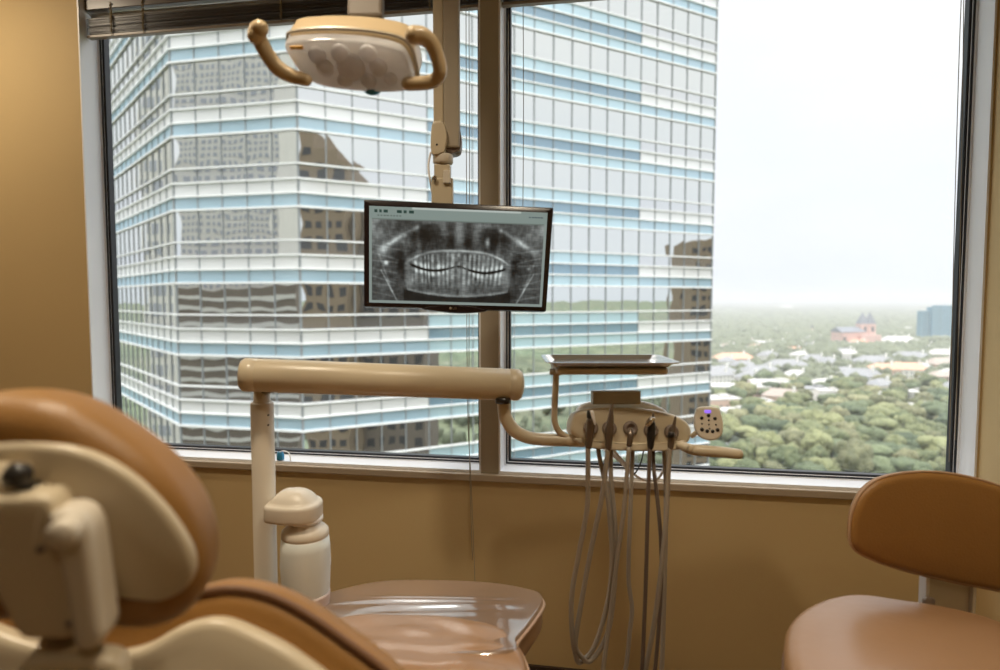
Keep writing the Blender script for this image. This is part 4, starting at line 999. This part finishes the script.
# ================================================================== OUTSIDE : town and woods
def ground_mat():
    m = bpy.data.materials.new('wooded_ground'); m.use_nodes = True; nt = m.node_tree; b = nt.nodes['Principled BSDF']
    b.inputs['Roughness'].default_value = 0.95
    tc = nt.nodes.new('ShaderNodeTexCoord')
    n1 = nt.nodes.new('ShaderNodeTexNoise'); n1.inputs['Scale'].default_value = 0.02; n1.inputs['Detail'].default_value = 8
    n2 = nt.nodes.new('ShaderNodeTexNoise'); n2.inputs['Scale'].default_value = 0.004; n2.inputs['Detail'].default_value = 5
    nt.links.new(tc.outputs['Object'], n1.inputs['Vector']); nt.links.new(tc.outputs['Object'], n2.inputs['Vector'])
    r = nt.nodes.new('ShaderNodeValToRGB'); r.color_ramp.elements[0].position = 0.35; r.color_ramp.elements[0].color = (0.10, 0.13, 0.08, 1)
    r.color_ramp.elements[1].position = 0.65; r.color_ramp.elements[1].color = (0.24, 0.27, 0.17, 1)
    e = r.color_ramp.elements.new(0.72); e.color = (0.40, 0.38, 0.34, 1)
    mx = nt.nodes.new('ShaderNodeMix'); mx.data_type = 'RGBA'; mx.blend_type = 'MULTIPLY'; mx.inputs['Factor'].default_value = 0.35
    nt.links.new(n1.outputs['Fac'], r.inputs['Fac']); nt.links.new(r.outputs['Color'], mx.inputs['A']); nt.links.new(n2.outputs['Color'], mx.inputs['B'])
    nt.links.new(mx.outputs['Result'], b.inputs['Base Color'])
    return m
gm = ground_mat()
g = MB(); g.add([(-9000, -9000, ZG), (9000, -9000, ZG), (9000, 14000, ZG), (-9000, 14000, ZG)], [(0, 1, 2, 3)])
struct('ground', g, gm)
def leafmat(name, c1, c2, sc_=0.5):
    m = bpy.data.materials.new(name); m.use_nodes = True; nt = m.node_tree; b = nt.nodes['Principled BSDF']; b.inputs['Roughness'].default_value = 0.9
    tc = nt.nodes.new('ShaderNodeTexCoord'); n = nt.nodes.new('ShaderNodeTexNoise'); n.inputs['Scale'].default_value = sc_; n.inputs['Detail'].default_value = 6
    oi = nt.nodes.new('ShaderNodeObjectInfo')
    nt.links.new(tc.outputs['Object'], n.inputs['Vector'])
    ad = nt.nodes.new('ShaderNodeMath'); ad.operation = 'MULTIPLY_ADD'; ad.inputs[1].default_value = 0.6; nt.links.new(oi.outputs['Random'], ad.inputs[0])
    sb = nt.nodes.new('ShaderNodeMath'); sb.operation = 'SUBTRACT'; nt.links.new(n.outputs['Fac'], sb.inputs[0]); sb.inputs[1].default_value = 0.3
    nt.links.new(sb.outputs[0], ad.inputs[2])
    r = nt.nodes.new('ShaderNodeValToRGB'); r.color_ramp.elements[0].position = 0.2; r.color_ramp.elements[0].color = (*c1, 1); r.color_ramp.elements[1].position = 0.85; r.color_ramp.elements[1].color = (*c2, 1)
    nt.links.new(ad.outputs[0], r.inputs['Fac']); nt.links.new(r.outputs['Color'], b.inputs['Base Color'])
    n3 = nt.nodes.new('ShaderNodeTexNoise'); n3.inputs['Scale'].default_value = 1.2; n3.inputs['Detail'].default_value = 5
    nt.links.new(tc.outputs['Object'], n3.inputs['Vector'])
    bp = nt.nodes.new('ShaderNodeBump'); bp.inputs['Strength'].default_value = 1.0; bp.inputs['Distance'].default_value = 1.5
    nt.links.new(n3.outputs['Fac'], bp.inputs['Height']); nt.links.new(bp.outputs['Normal'], b.inputs['Normal'])
    return m
leafs = [leafmat('leaf_green', (0.12, 0.15, 0.07), (0.36, 0.37, 0.18)), leafmat('leaf_dark', (0.07, 0.10, 0.055), (0.21, 0.25, 0.13)), leafmat('leaf_olive', (0.16, 0.17, 0.09), (0.38, 0.365, 0.20))]
M['bark'] = mat('bark', (0.14, 0.11, 0.08), 0.9)
import bmesh
def ico(sub):
    bm = bmesh.new(); bmesh.ops.create_icosphere(bm, subdivisions=sub, radius=1.0)
    v = np.array([x.co[:] for x in bm.verts]); f = np.array([[q.index for q in p.verts] for p in bm.faces]); bm.free(); return v, f
IV3, IF3 = ico(3); IV2, IF2 = ico(2); IV1, IF1 = ico(1)
def crown_mesh(seed, R=6.5, hgt=9.0):
    r = random.Random(seed); vs = []; fs = []; off = 0
    blobs = [(0, 0, 0, 1.0)] + [(math.cos(a) * r.uniform(0.45, 0.75), math.sin(a) * r.uniform(0.45, 0.75), r.uniform(-0.35, 0.45), r.uniform(0.38, 0.62)) for a in [k * 2 * PI / 9 + r.uniform(-.3, .3) for k in range(9)]]
    for bx, by, bz_, br_ in blobs:
        V, Fc = (IV3, IF3) if br_ == 1.0 else (IV2, IF2)
        for v in V:
            p = Vector(v); nv = mnoise.noise(p * 2.2 + Vector((seed, bx * 5, by * 5))) * 0.35 + mnoise.noise(p * 5 + Vector((seed, 3, 1))) * 0.28 + mnoise.noise(p * 11 + Vector((seed, 8, 1))) * 0.16
            q = p * (br_ * (1 + nv))
            vs.append(((bx + q.x * 0.85) * R, (by + q.y * 0.85) * R, (bz_ + q.z * 0.8) * hgt * 0.55 + hgt * 0.85))
        fs += [tuple(int(i) + off for i in f) for f in Fc]; off += len(V)
    me = bpy.data.meshes.new('crown'); me.from_pydata(vs, [], fs); me.polygons.foreach_set('use_smooth', [True] * len(me.polygons)); return me
crowns = []
for s in range(6):
    for li in range(3):
        if s % 2 == li % 2 or li == 0:
            me = crown_mesh(s * 3 + li, 6.5 if s % 2 else 5.0, 8.5 if s % 2 else 9.5); me.materials.append(leafs[li]); crowns.append((me, li, s % 2))
tk = MB().tube([(0, 0, 0), (0.1, 0.1, 3), (0, 0, 7)], [0.5, 0.38, 0.25], 8)
tme = bpy.data.meshes.new('trunk'); tme.from_pydata(tk.v, [], tk.f); tme.materials.append(M['bark'])

# houses: (px, py of base centre, width m, depth m, height, roof type)
ROOFS = {'grey': (0.33, 0.33, 0.34), 'pale': (0.58, 0.56, 0.53), 'orange': (0.80, 0.44, 0.30), 'brown': (0.46, 0.38, 0.33)}
rm = {k: mat('roof_' + k, v, 0.8, nscale=0.6, var=0.12) for k, v in ROOFS.items()}
wm = {'white': mat('house_white', (0.86, 0.84, 0.80), 0.8), 'pink': mat('house_pink', (0.72, 0.52, 0.42), 0.8), 'cream': mat('house_cream', (0.74, 0.68, 0.58), 0.8)}
M['hwin'] = mat('house_window', (0.10, 0.10, 0.11), 0.3)
occupied = []
def gpt(px, py): return PZ(px, py, ZG)
def house(px, py, w_, d_, h_, roof, wall, label, rot=0.0, flat=False, name='house'):
    c = gpt(px, py); ang = YAW + rot
    ux = Vector((math.cos(ang), math.sin(ang), 0)); uy = Vector((-ux.y, ux.x, 0))
    c = c + uy * d_ / 2
    t = thing(name, (c.x, c.y, ZG), label, 'house', label.replace('house', 'houses') if 'scattered' in label else None)
    MB().obox(xy(c, ZG + h_ / 2), ux * w_ / 2, uy * d_ / 2, Vector((0, 0, h_ / 2))).build('wall', wm[wall], t)
    z = ZG + h_
    if flat:
        r = MB(); r.obox(xy(c, z + 0.3), ux * (w_ / 2 + 0.3), uy * (d_ / 2 + 0.3), Vector((0, 0, 0.3)))
        r.obox(xy(c + ux * w_ * 0.2, z + 1.2), ux * w_ * 0.12, uy * d_ * 0.2, Vector((0, 0, 0.9)))
    else:
        r = MB(); e_ = 0.8; rh = min(w_, d_) * 0.32; hx_ = w_ / 2 + e_; hy_ = d_ / 2 + e_; rg = max(0.5, hx_ - hy_ * 0.8)
        vs = [xy(c - ux * hx_ - uy * hy_, z), xy(c + ux * hx_ - uy * hy_, z), xy(c + ux * hx_ + uy * hy_, z), xy(c - ux * hx_ + uy * hy_, z), xy(c - ux * rg, z + rh), xy(c + ux * rg, z + rh)]
        r.add(vs, [(0, 1, 5, 4), (1, 2, 5), (2, 3, 4, 5), (3, 0, 4), (0, 3, 2, 1)])
    r.build('roof', rm[roof], t)
    if not flat:
        k = c + ux * w_ * 0.25 - uy * d_ * 0.2
        MB().obox(xy(k, z + rh * 0.7), ux * 0.9, uy * 0.7, Vector((0, 0, rh * 0.6 + 0.8))).build('chimney', wm['white'], t)
    nw = max(2, int(w_ / 4)); nfl = max(1, int(h_ / 3.2))
    for f_ in range(nfl):
        for i in range(nw):
            q = c - uy * (d_ / 2 + 0.03) + ux * ((i + 0.5) / nw - 0.5) * w_
            MB().obox(xy(q, ZG + 1.8 + f_ * 3.1), ux * 0.6, uy * 0.05, Vector((0, 0, 0.75))).build('window', M['hwin'], t)
    occupied.append((c.x, c.y, max(w_, d_) * 0.5 + 3))
HS = [
 (724, 352, 34, 18, 7, 'grey', 'white', 'grey roofed house nearest the tower edge, in the third row of roofs'),
 (738, 366, 44, 18, 8, 'orange', 'pink', 'long orange tiled house beside the tower edge'),
 (724, 381, 30, 16, 8, 'grey', 'white', 'dark grey roofed house below the long orange tiled one'),
 (765, 379, 34, 16, 7, 'grey', 'white', 'grey roofed house with a white chimney between tree belts'),
 (792, 374, 40, 18, 8, 'grey', 'cream', 'broad grey roofed house in the middle of the town'),
 (762, 350, 40, 16, 8, 'pale', 'cream', 'long pale roofed house just under the dark woods'),
 (793, 357, 30, 14, 8, 'orange', 'pink', 'slim orange roofed house among trees under the distant white steeple'),
 (815, 366, 26, 16, 7, 'grey', 'white', 'grey roofed house left of the twin white chimneys'),
 (835, 371, 18, 16, 9, 'grey', 'white', 'tall narrow white house in the middle row'),
 (850, 360, 30, 18, 8, 'grey', 'cream', 'grey roofed cream house below the church'),
 (862, 385, 36, 20, 7, 'grey', 'white', 'wide grey roofed house with a paved yard'),
 (880, 369, 42, 20, 7, 'grey', 'white', 'broad grey roofed white house behind the orange roofs'),
 (888, 378, 26, 16, 8, 'orange', 'pink', 'orange tiled house with two gables, nearer the tower'),
 (909, 378, 34, 18, 8, 'orange', 'white', 'orange tiled house with two gables, nearer the window edge'),
 (916, 364, 40, 20, 7, 'grey', 'cream', 'low grey roofed house near the window edge'),
 (926, 376, 24, 16, 7, 'pale', 'white', 'small pale roofed house beside the orange gables'),
 (948, 372, 30, 18, 8, 'brown', 'pink', 'brown roofed house against the window edge'),
 (860, 350, 30, 18, 9, 'orange', 'pink', 'small orange roofed house at the foot of the church'),
 (905, 348, 62, 26, 9, 'pale', 'pink', 'long low pink school building beside the church'),
 (945, 362, 28, 18, 9, 'pale', 'cream', 'pale cream house at the foot of the blue glass block'),
]
for a in HS: house(*a, rot=random.uniform(-0.5, 0.5))
FL = [
 (742, 400, 42, 22, 9, 'pale', 'pink', 'long pink flat roofed apartment building, upper storey block'),
 (776, 396, 34, 20, 10, 'pale', 'pink', 'pink flat roofed apartment building with dark windows'),
 (724, 414, 26, 18, 9, 'pale', 'pink', 'flat roofed pink building just above the keypad'),
 (760, 412, 22, 14, 6, 'pale', 'white', 'white flat roofed garage beside the pink apartments'),
 (740, 424, 20, 14, 7, 'pale', 'white', 'white flat roofed house half hidden by trees beside the keypad'),
 (818, 402, 20, 14, 9, 'grey', 'white', 'white town house with a grey flat roof, topmost of the pair among trees'),
 (831, 408, 14, 12, 11, 'pale', 'white', 'narrow bright white town house beside dark trees'),
 (922, 404, 16, 12, 8, 'pale', 'white', 'small white flat roofed house near the window edge'),
 (930, 420, 14, 12, 8, 'pale', 'cream', 'small cream flat roofed house, lowest by the window edge'),
 (733, 463, 34, 14, 5, 'grey', 'cream', 'low grey flat roofed building under the side handle'),
]
for a in FL: house(*a, rot=random.uniform(-0.35, 0.2), flat=True)

GEN = [('grey', 'white', 'white house with a pale grey roof scattered among the trees of the town'), ('grey', 'cream', 'cream house with a pale grey roof scattered among the trees of the town'),
       ('pale', 'white', 'white house with a whitish roof scattered among the trees of the town'), ('brown', 'pink', 'pinkish house with a brown roof scattered among the trees of the town'),
       ('orange', 'cream', 'cream house with an orange roof scattered among the trees of the town')]
rh_ = random.Random(21); made = 0
while made < 70:
    px_, py_ = rh_.uniform(714, 962), rh_.choice([rh_.uniform(347, 392), rh_.uniform(347, 392), rh_.uniform(388, 412), rh_.uniform(330, 347)])
    if py_ < 347 and px_ < 760: continue
    if py_ > 388 and rh_.random() < 0.5: continue
    c = gpt(px_, py_)
    if any((c.x - ox) ** 2 + (c.y - oy) ** 2 < (orr + 13) ** 2 for ox, oy, orr in occupied): 
        made += 0.05; continue
    q_ = rh_.choice([0, 0, 1, 1, 2, 2, 3, 4] if py_ > 347 else [1, 2])
    house(px_, py_, rh_.uniform(15, 27), rh_.uniform(11, 15), rh_.uniform(6, 10), *GEN[q_], rot=rh_.uniform(-0.8, 0.8)); made += 1

# church
chp = gpt(858, 349); ux = right.copy(); uy = Vector((-ux.y, ux.x, 0))
chb = Matrix.Translation(Vector((chp.x, chp.y, ZG))) @ Matrix((ux, uy, Vector((0, 0, 1)))).transposed().to_4x4() @ Matrix.Rotation(0.25, 4, 'Z')
M['pinkbrick'] = mat('pink_brick', (0.72, 0.50, 0.44), 0.85, nscale=0.2, var=0.1)
M['slate'] = mat('slate_roof', (0.26, 0.27, 0.30), 0.8)
cs = (chp - CAM).dot(fwd) / F   # metres per pixel there
ct = thing('church', (chp.x, chp.y, ZG), 'pink brick church with two spires standing above the woods', 'church')
k = cs
def cbox(x0, x1, y0, y1, z0, z1): return MB().box((x0 * k, y0 * k, z0 * k), (x1 * k, y1 * k, z1 * k), chb)
cbox(-20, 8, 0, 14, 0, 17).build('nave', M['pinkbrick'], ct)
rf = MB(); vs = [(-21, -1, 17), (8, -1, 17), (8, 15, 17), (-21, 15, 17), (-21, 7, 22), (8, 7, 22)]
rf.add([chb @ (Vector(v) * k) for v in vs], [(0, 1, 5, 4), (2, 3, 4, 5), (1, 2, 5), (3, 0, 4), (0, 3, 2, 1)]); rf.build('nave_roof', M['slate'], ct)
cbox(0, 24, -4, 4, 0, 14).build('aisle', M['pinkbrick'], ct)
for tx in (10, 19):
    tw_ = cbox(tx - 4, tx + 4, 2, 10, 0, 25).build('bell_tower', M['pinkbrick'], ct)
    spv = MB(); vs = [(tx - 4.3, 1.7, 25), (tx + 4.3, 1.7, 25), (tx + 4.3, 10.3, 25), (tx - 4.3, 10.3, 25), (tx, 6, 37)]
    spv.add([chb @ (Vector(v) * k) for v in vs], [(0, 1, 4), (1, 2, 4), (2, 3, 4), (3, 0, 4), (0, 3, 2, 1)]); spv.build('spire', M['slate'], tw_)
    cbox(tx - 1.5, tx + 1.5, 1.8, 2.1, 17, 22).build('belfry_opening', M['hwin'], tw_)
gv = MB()
gv.box((-18 * k, -0.3 * k, 6 * k), (-15 * k, 0.1 * k, 12 * k), chb); gv.build('rose_window', M['hwin'], ct)
occupied.append((chp.x, chp.y, 34 * k))
# blue glass block
bp_ = gpt(946, 343); k = (bp_ - CAM).dot(fwd) / F
M['bluetower'] = mat('blue_curtain_wall', (0.16, 0.30, 0.38), 0.35, nscale=0.05, var=0.1)
M['bluerib'] = mat('blue_rib', (0.34, 0.48, 0.54), 0.5)
bb = Matrix.Translation(Vector((bp_.x, bp_.y, ZG))) @ Matrix((ux, uy, Vector((0, 0, 1)))).transposed().to_4x4()
bt2 = thing('glass_block', (bp_.x, bp_.y, ZG), 'dark blue glass office block standing above the woods near the window edge', 'building')
for i, (x0, x1, yy, hh) in enumerate(((-22, -12, 4, 32), (-15, -6, 0, 36), (-8, 34, 3, 37.5))):
    MB().box((x0 * k, yy * k, 0), (x1 * k, (yy + 8) * k, hh * k), bb).build('wall', M['bluetower'], bt2)
rb = MB()
for i in range(26):
    x = -21.5 + i * 2; yy = 4 if x < -14 else (0 if x < -4 else 3); hh = 32 if x < -14 else (36 if x < -4 else 37.5)
    rb.box((x * k, (yy - 0.3) * k, 0), ((x + 0.5) * k, yy * k, hh * k), bb)
rb.build('facade_ribs', M['bluerib'], bt2)
occupied.append((bp_.x, bp_.y, 32 * k))
# distant white dome-roofed hall and steeple
dh = gpt(787, 309.2); k = (dh - CAM).dot(fwd) / F
ds = thing('exhibition_hall', (dh.x, dh.y, ZG), 'white domed hall far off on the wooded horizon', 'building')
MB().lathe([(0, 0), (6 * k, 0), (6 * k, 1.5 * k), (4 * k, 3.2 * k), (0, 4 * k)], xy(dh, ZG), 24).build('dome', wm['white'], ds)
occupied.append((dh.x, dh.y, 8 * k))
dh = gpt(812, 337); k = (dh - CAM).dot(fwd) / F
ds = thing('steeple', (dh.x, dh.y, ZG), 'slim pale steeple rising out of the dark woods', 'steeple')
MB().box((dh.x - 1.0 * k, dh.y - k, ZG), (dh.x + 1.0 * k, dh.y + k, ZG + 9 * k)).build('shaft', wm['cream'], ds)
MB().lathe([(1.2 * k, 0), (0.02, 5 * k)], xy(dh, ZG + 9 * k), 8).build('spire', rm['grey'], ds)
MB().box((dh.x - 16 * k, dh.y + k, ZG), (dh.x - 1 * k, dh.y + 5 * k, ZG + 5.5 * k)).build('hall', rm['grey'], ds)

# trees
def free(x, y, r):
    for ox, oy, orr in occupied:
        if (x - ox) ** 2 + (y - oy) ** 2 < (orr + r) ** 2 * 0.5: return False
    return True
placed = []
def sight_clear(c, r):
    """keep the roofs in sight: no tree right in front of a house"""
    v = c - CAM; dc = v.dot(gfwd); px = v.dot(right) / dc
    for ox, oy, orr in occupied:
        o = Vector((ox, oy, 0)) - CAM; do = o.dot(gfwd)
        if dc < do and do - dc < 75 and random.random() < 0.9 and abs(o.dot(right) / do - px) * do < orr * 0.8: return False
    return True
tries = 0; cells = {}
spots = []
while tries < 60000:
    tries += 1
    px = random.uniform(700, 975); dpt = random.uniform(235, 760) if random.random() < 0.9 else random.uniform(235, 400)
    c = G2(px, dpt); c.z = 0
    if not free(c.x, c.y, 4): continue
    if not sight_clear(c, 5): continue
    # town belt is thinner
    py = 299 + (H - ZG) * F / dpt
    if 350 < py < 425 and px < 950 and mnoise.noise(Vector((c.x * 0.018, c.y * 0.018, 2.0))) < 0.22 and random.random() < 0.88: continue
    if 425 < py < 448 and px < 735 and random.random() < 0.7: continue
    ok = True; ci = (int(c.x // 10), int(c.y // 10))
    for i in (-1, 0, 1):
        for j in (-1, 0, 1):
            for q in cells.get((ci[0] + i, ci[1] + j), ()):
                if (q - c).length < 8.2: ok = False
    if not ok: continue
    cells.setdefault(ci, []).append(c); spots.append((dpt, c))
spots.sort(key=lambda s: s[0])
print('trees', len(spots))
LBL = ['leafy green tree in the wooded belt below the houses', 'dark green tree in the wooded belt below the houses', 'olive green tree in the wooded belt below the houses']
LBF = ['leafy green tree standing among the houses', 'dark green tree standing among the houses', 'olive green tree standing among the houses']
def place_tree(i, dpt, c):
    me, li, big = crowns[rng.randint(len(crowns))]
    nearb = dpt < 420
    s = random.uniform(0.75, 1.25); t = bpy.data.objects.new('tree', None); COL.objects.link(t)
    t.location = (c.x, c.y, ZG); t.scale = (s, s, s * random.uniform(0.85, 1.15)); t.rotation_euler = (0, 0, random.uniform(0, 6.28))
    tag(t, (LBL if nearb else LBF)[li], 'tree', ('%s trees ' % ['leafy green', 'dark green', 'olive green'][li]) + ('in the near wooded belt' if nearb else 'among the houses'))
    o = bpy.data.objects.new('crown', me); COL.objects.link(o); o.parent = t
    o2 = bpy.data.objects.new('trunk', tme); COL.objects.link(o2); o2.parent = t
for i, (dpt, c) in enumerate(spots[:300]): place_tree(i, dpt, c)
# the rest of the woods, one mass
def blob_mass(name, items, m, label):
    V, Fc = IV1, IF1; nV = len(V); n_ = len(items)
    vs = np.zeros((n_ * nV, 3)); fs = np.zeros((n_ * len(Fc), 3), int)
    for i, (x, y, r_, h_) in enumerate(items):
        jit = 1 + 0.35 * (rng.rand(nV, 1) - 0.5)
        vs[i * nV:(i + 1) * nV] = V * jit * np.array([r_, r_, h_ * 0.5]) + np.array([x, y, ZG + h_ * 0.55])
        fs[i * len(Fc):(i + 1) * len(Fc)] = Fc + i * nV
    me = bpy.data.meshes.new(name); me.from_pydata(vs.tolist(), [], fs.tolist()); me.materials.append(m)
    me.polygons.foreach_set('use_smooth', [True] * len(me.polygons))
    o = bpy.data.objects.new(name, me); COL.objects.link(o); tag(o, label, 'woods', kind='stuff'); return o
items = [(c.x, c.y, random.uniform(3.5, 6.5), random.uniform(8, 13)) for dpt, c in spots[300:]]
for k in range(9000):
    dpt = 720 * math.exp(random.random() * 2.1)
    px = random.uniform(695, 985); c = G2(px, dpt)
    if not free(c.x, c.y, 4): continue
    if any((Vector((ox, oy, 0)) - c).length < orr + 60 and dpt < (Vector((ox, oy, 0)) - CAM).dot(gfwd) and orr > 30 and (Vector((ox, oy, 0)) - CAM).dot(gfwd) - dpt < 30 for ox, oy, orr in occupied): continue
    s = max(1, dpt / 900)
    items.append((c.x, c.y, random.uniform(6, 9) * s, random.uniform(11, 16)))
woodm = leafmat('woods_leaf', (0.10, 0.125, 0.085), (0.25, 0.27, 0.17), 0.03)
blob_mass('woods', items, woodm, 'dense green woods stretching from the houses to the horizon')
# woods round the foot of the towers, seen in the reflections
items = []
for k in range(1500):
    a = random.uniform(0, 2 * PI); r_ = random.uniform(60, 500)
    x, y = r_ * math.cos(a), 10 + r_ * math.sin(a)
    v = Vector((x, y, 0)) - CAM
    if v.dot(gfwd) > 0 and abs(v.dot(right) / max(1, v.dot(gfwd))) < 1.1: continue
    items.append((x, y, random.uniform(5, 8), random.uniform(10, 15)))
blob_mass('street_tree_foliage', items, woodm, 'dark street greenery mirrored low in the glass tower')

# summer haze over the town, a real thin volume
hzm = bpy.data.materials.new('summer_haze'); hzm.use_nodes = True; nt = hzm.node_tree
for q in list(nt.nodes):
    if q.type != 'OUTPUT_MATERIAL': nt.nodes.remove(q)
vsn = nt.nodes.new('ShaderNodeVolumeScatter'); vsn.inputs['Color'].default_value = (0.86, 0.88, 0.90, 1); vsn.inputs['Density'].default_value = 0.00034
nt.links.new(vsn.outputs[0], nt.nodes[0].inputs['Volume'])
hz = MB().box((-150, 75, ZG - 1), (7000, 8000, 45)).build('haze', hzm, origin=(0, 75, ZG)); tag(hz, 'thin pale summer haze hanging over the wooded town', 'haze', kind='stuff')

# ================================================================== WORLD
wd_ = bpy.data.worlds.new('world'); sc.world = wd_; wd_.use_nodes = True; nt = wd_.node_tree
bg = nt.nodes['Background']
tc = nt.nodes.new('ShaderNodeTexCoord'); sx_ = nt.nodes.new('ShaderNodeSeparateXYZ'); nt.links.new(tc.outputs['Generated'], sx_.inputs[0])
r = nt.nodes.new('ShaderNodeValToRGB'); nt.links.new(sx_.outputs['Z'], r.inputs['Fac'])
cr = r.color_ramp; cr.elements[0].position = 0.0; cr.elements[0].color = (0.86, 0.90, 0.96, 1)
cr.elements[1].position = 1.0; cr.elements[1].color = (1.0, 1.0, 1.0, 1)
e = cr.elements.new(0.12); e.color = (0.94, 0.96, 1.0, 1); e = cr.elements.new(0.30); e.color = (0.98, 0.99, 1.0, 1)
n = nt.nodes.new('ShaderNodeTexNoise'); n.inputs['Scale'].default_value = 3; n.inputs['Detail'].default_value = 4
mp = nt.nodes.new('ShaderNodeMapping'); mp.inputs['Scale'].default_value = (1, 1, 3); nt.links.new(tc.outputs['Generated'], mp.inputs[0]); nt.links.new(mp.outputs[0], n.inputs['Vector'])
r2 = nt.nodes.new('ShaderNodeValToRGB'); r2.color_ramp.elements[0].position = 0.35; r2.color_ramp.elements[0].color = (0.95, 0.965, 0.985, 1); r2.color_ramp.elements[1].position = 0.6; r2.color_ramp.elements[1].color = (1, 1, 1, 1)
nt.links.new(n.outputs['Fac'], r2.inputs['Fac'])
mx = nt.nodes.new('ShaderNodeMix'); mx.data_type = 'RGBA'; mx.blend_type = 'MULTIPLY'; mx.inputs['Factor'].default_value = 1.0
nt.links.new(r.outputs['Color'], mx.inputs['A']); nt.links.new(r2.outputs['Color'], mx.inputs['B'])
zr = nt.nodes.new('ShaderNodeMapRange'); zr.inputs['From Min'].default_value = 0.42; zr.inputs['From Max'].default_value = 0.80; zr.inputs['To Min'].default_value = 1.12; zr.inputs['To Max'].default_value = 3.8
nt.links.new(sx_.outputs['Z'], zr.inputs['Value']); nt.links.new(zr.outputs[0], bg.inputs['Strength'])
nt.links.new(mx.outputs['Result'], bg.inputs['Color'])
sl = bpy.data.lights.new('sun', 'SUN'); sl.energy = 0.8; sl.angle = math.radians(12); sl.color = (1, 0.97, 0.92)
so2 = bpy.data.objects.new('sun', sl); COL.objects.link(so2); so2.rotation_euler = (math.radians(48), 0, math.radians(62))

sc.view_settings.view_transform = 'Standard'; sc.view_settings.look = 'None'; sc.view_settings.gamma = 1; sc.view_settings.exposure = 0.0
sc.view_settings.use_curve_mapping = False
sc.cycles.use_denoising = True
sc.cycles.max_bounces = 8; sc.cycles.diffuse_bounces = 4; sc.cycles.glossy_bounces = 4; sc.cycles.transparent_max_bounces = 12
sc.cycles.sample_clamp_indirect = 6.0; sc.cycles.caustics_reflective = False; sc.cycles.caustics_refractive = False
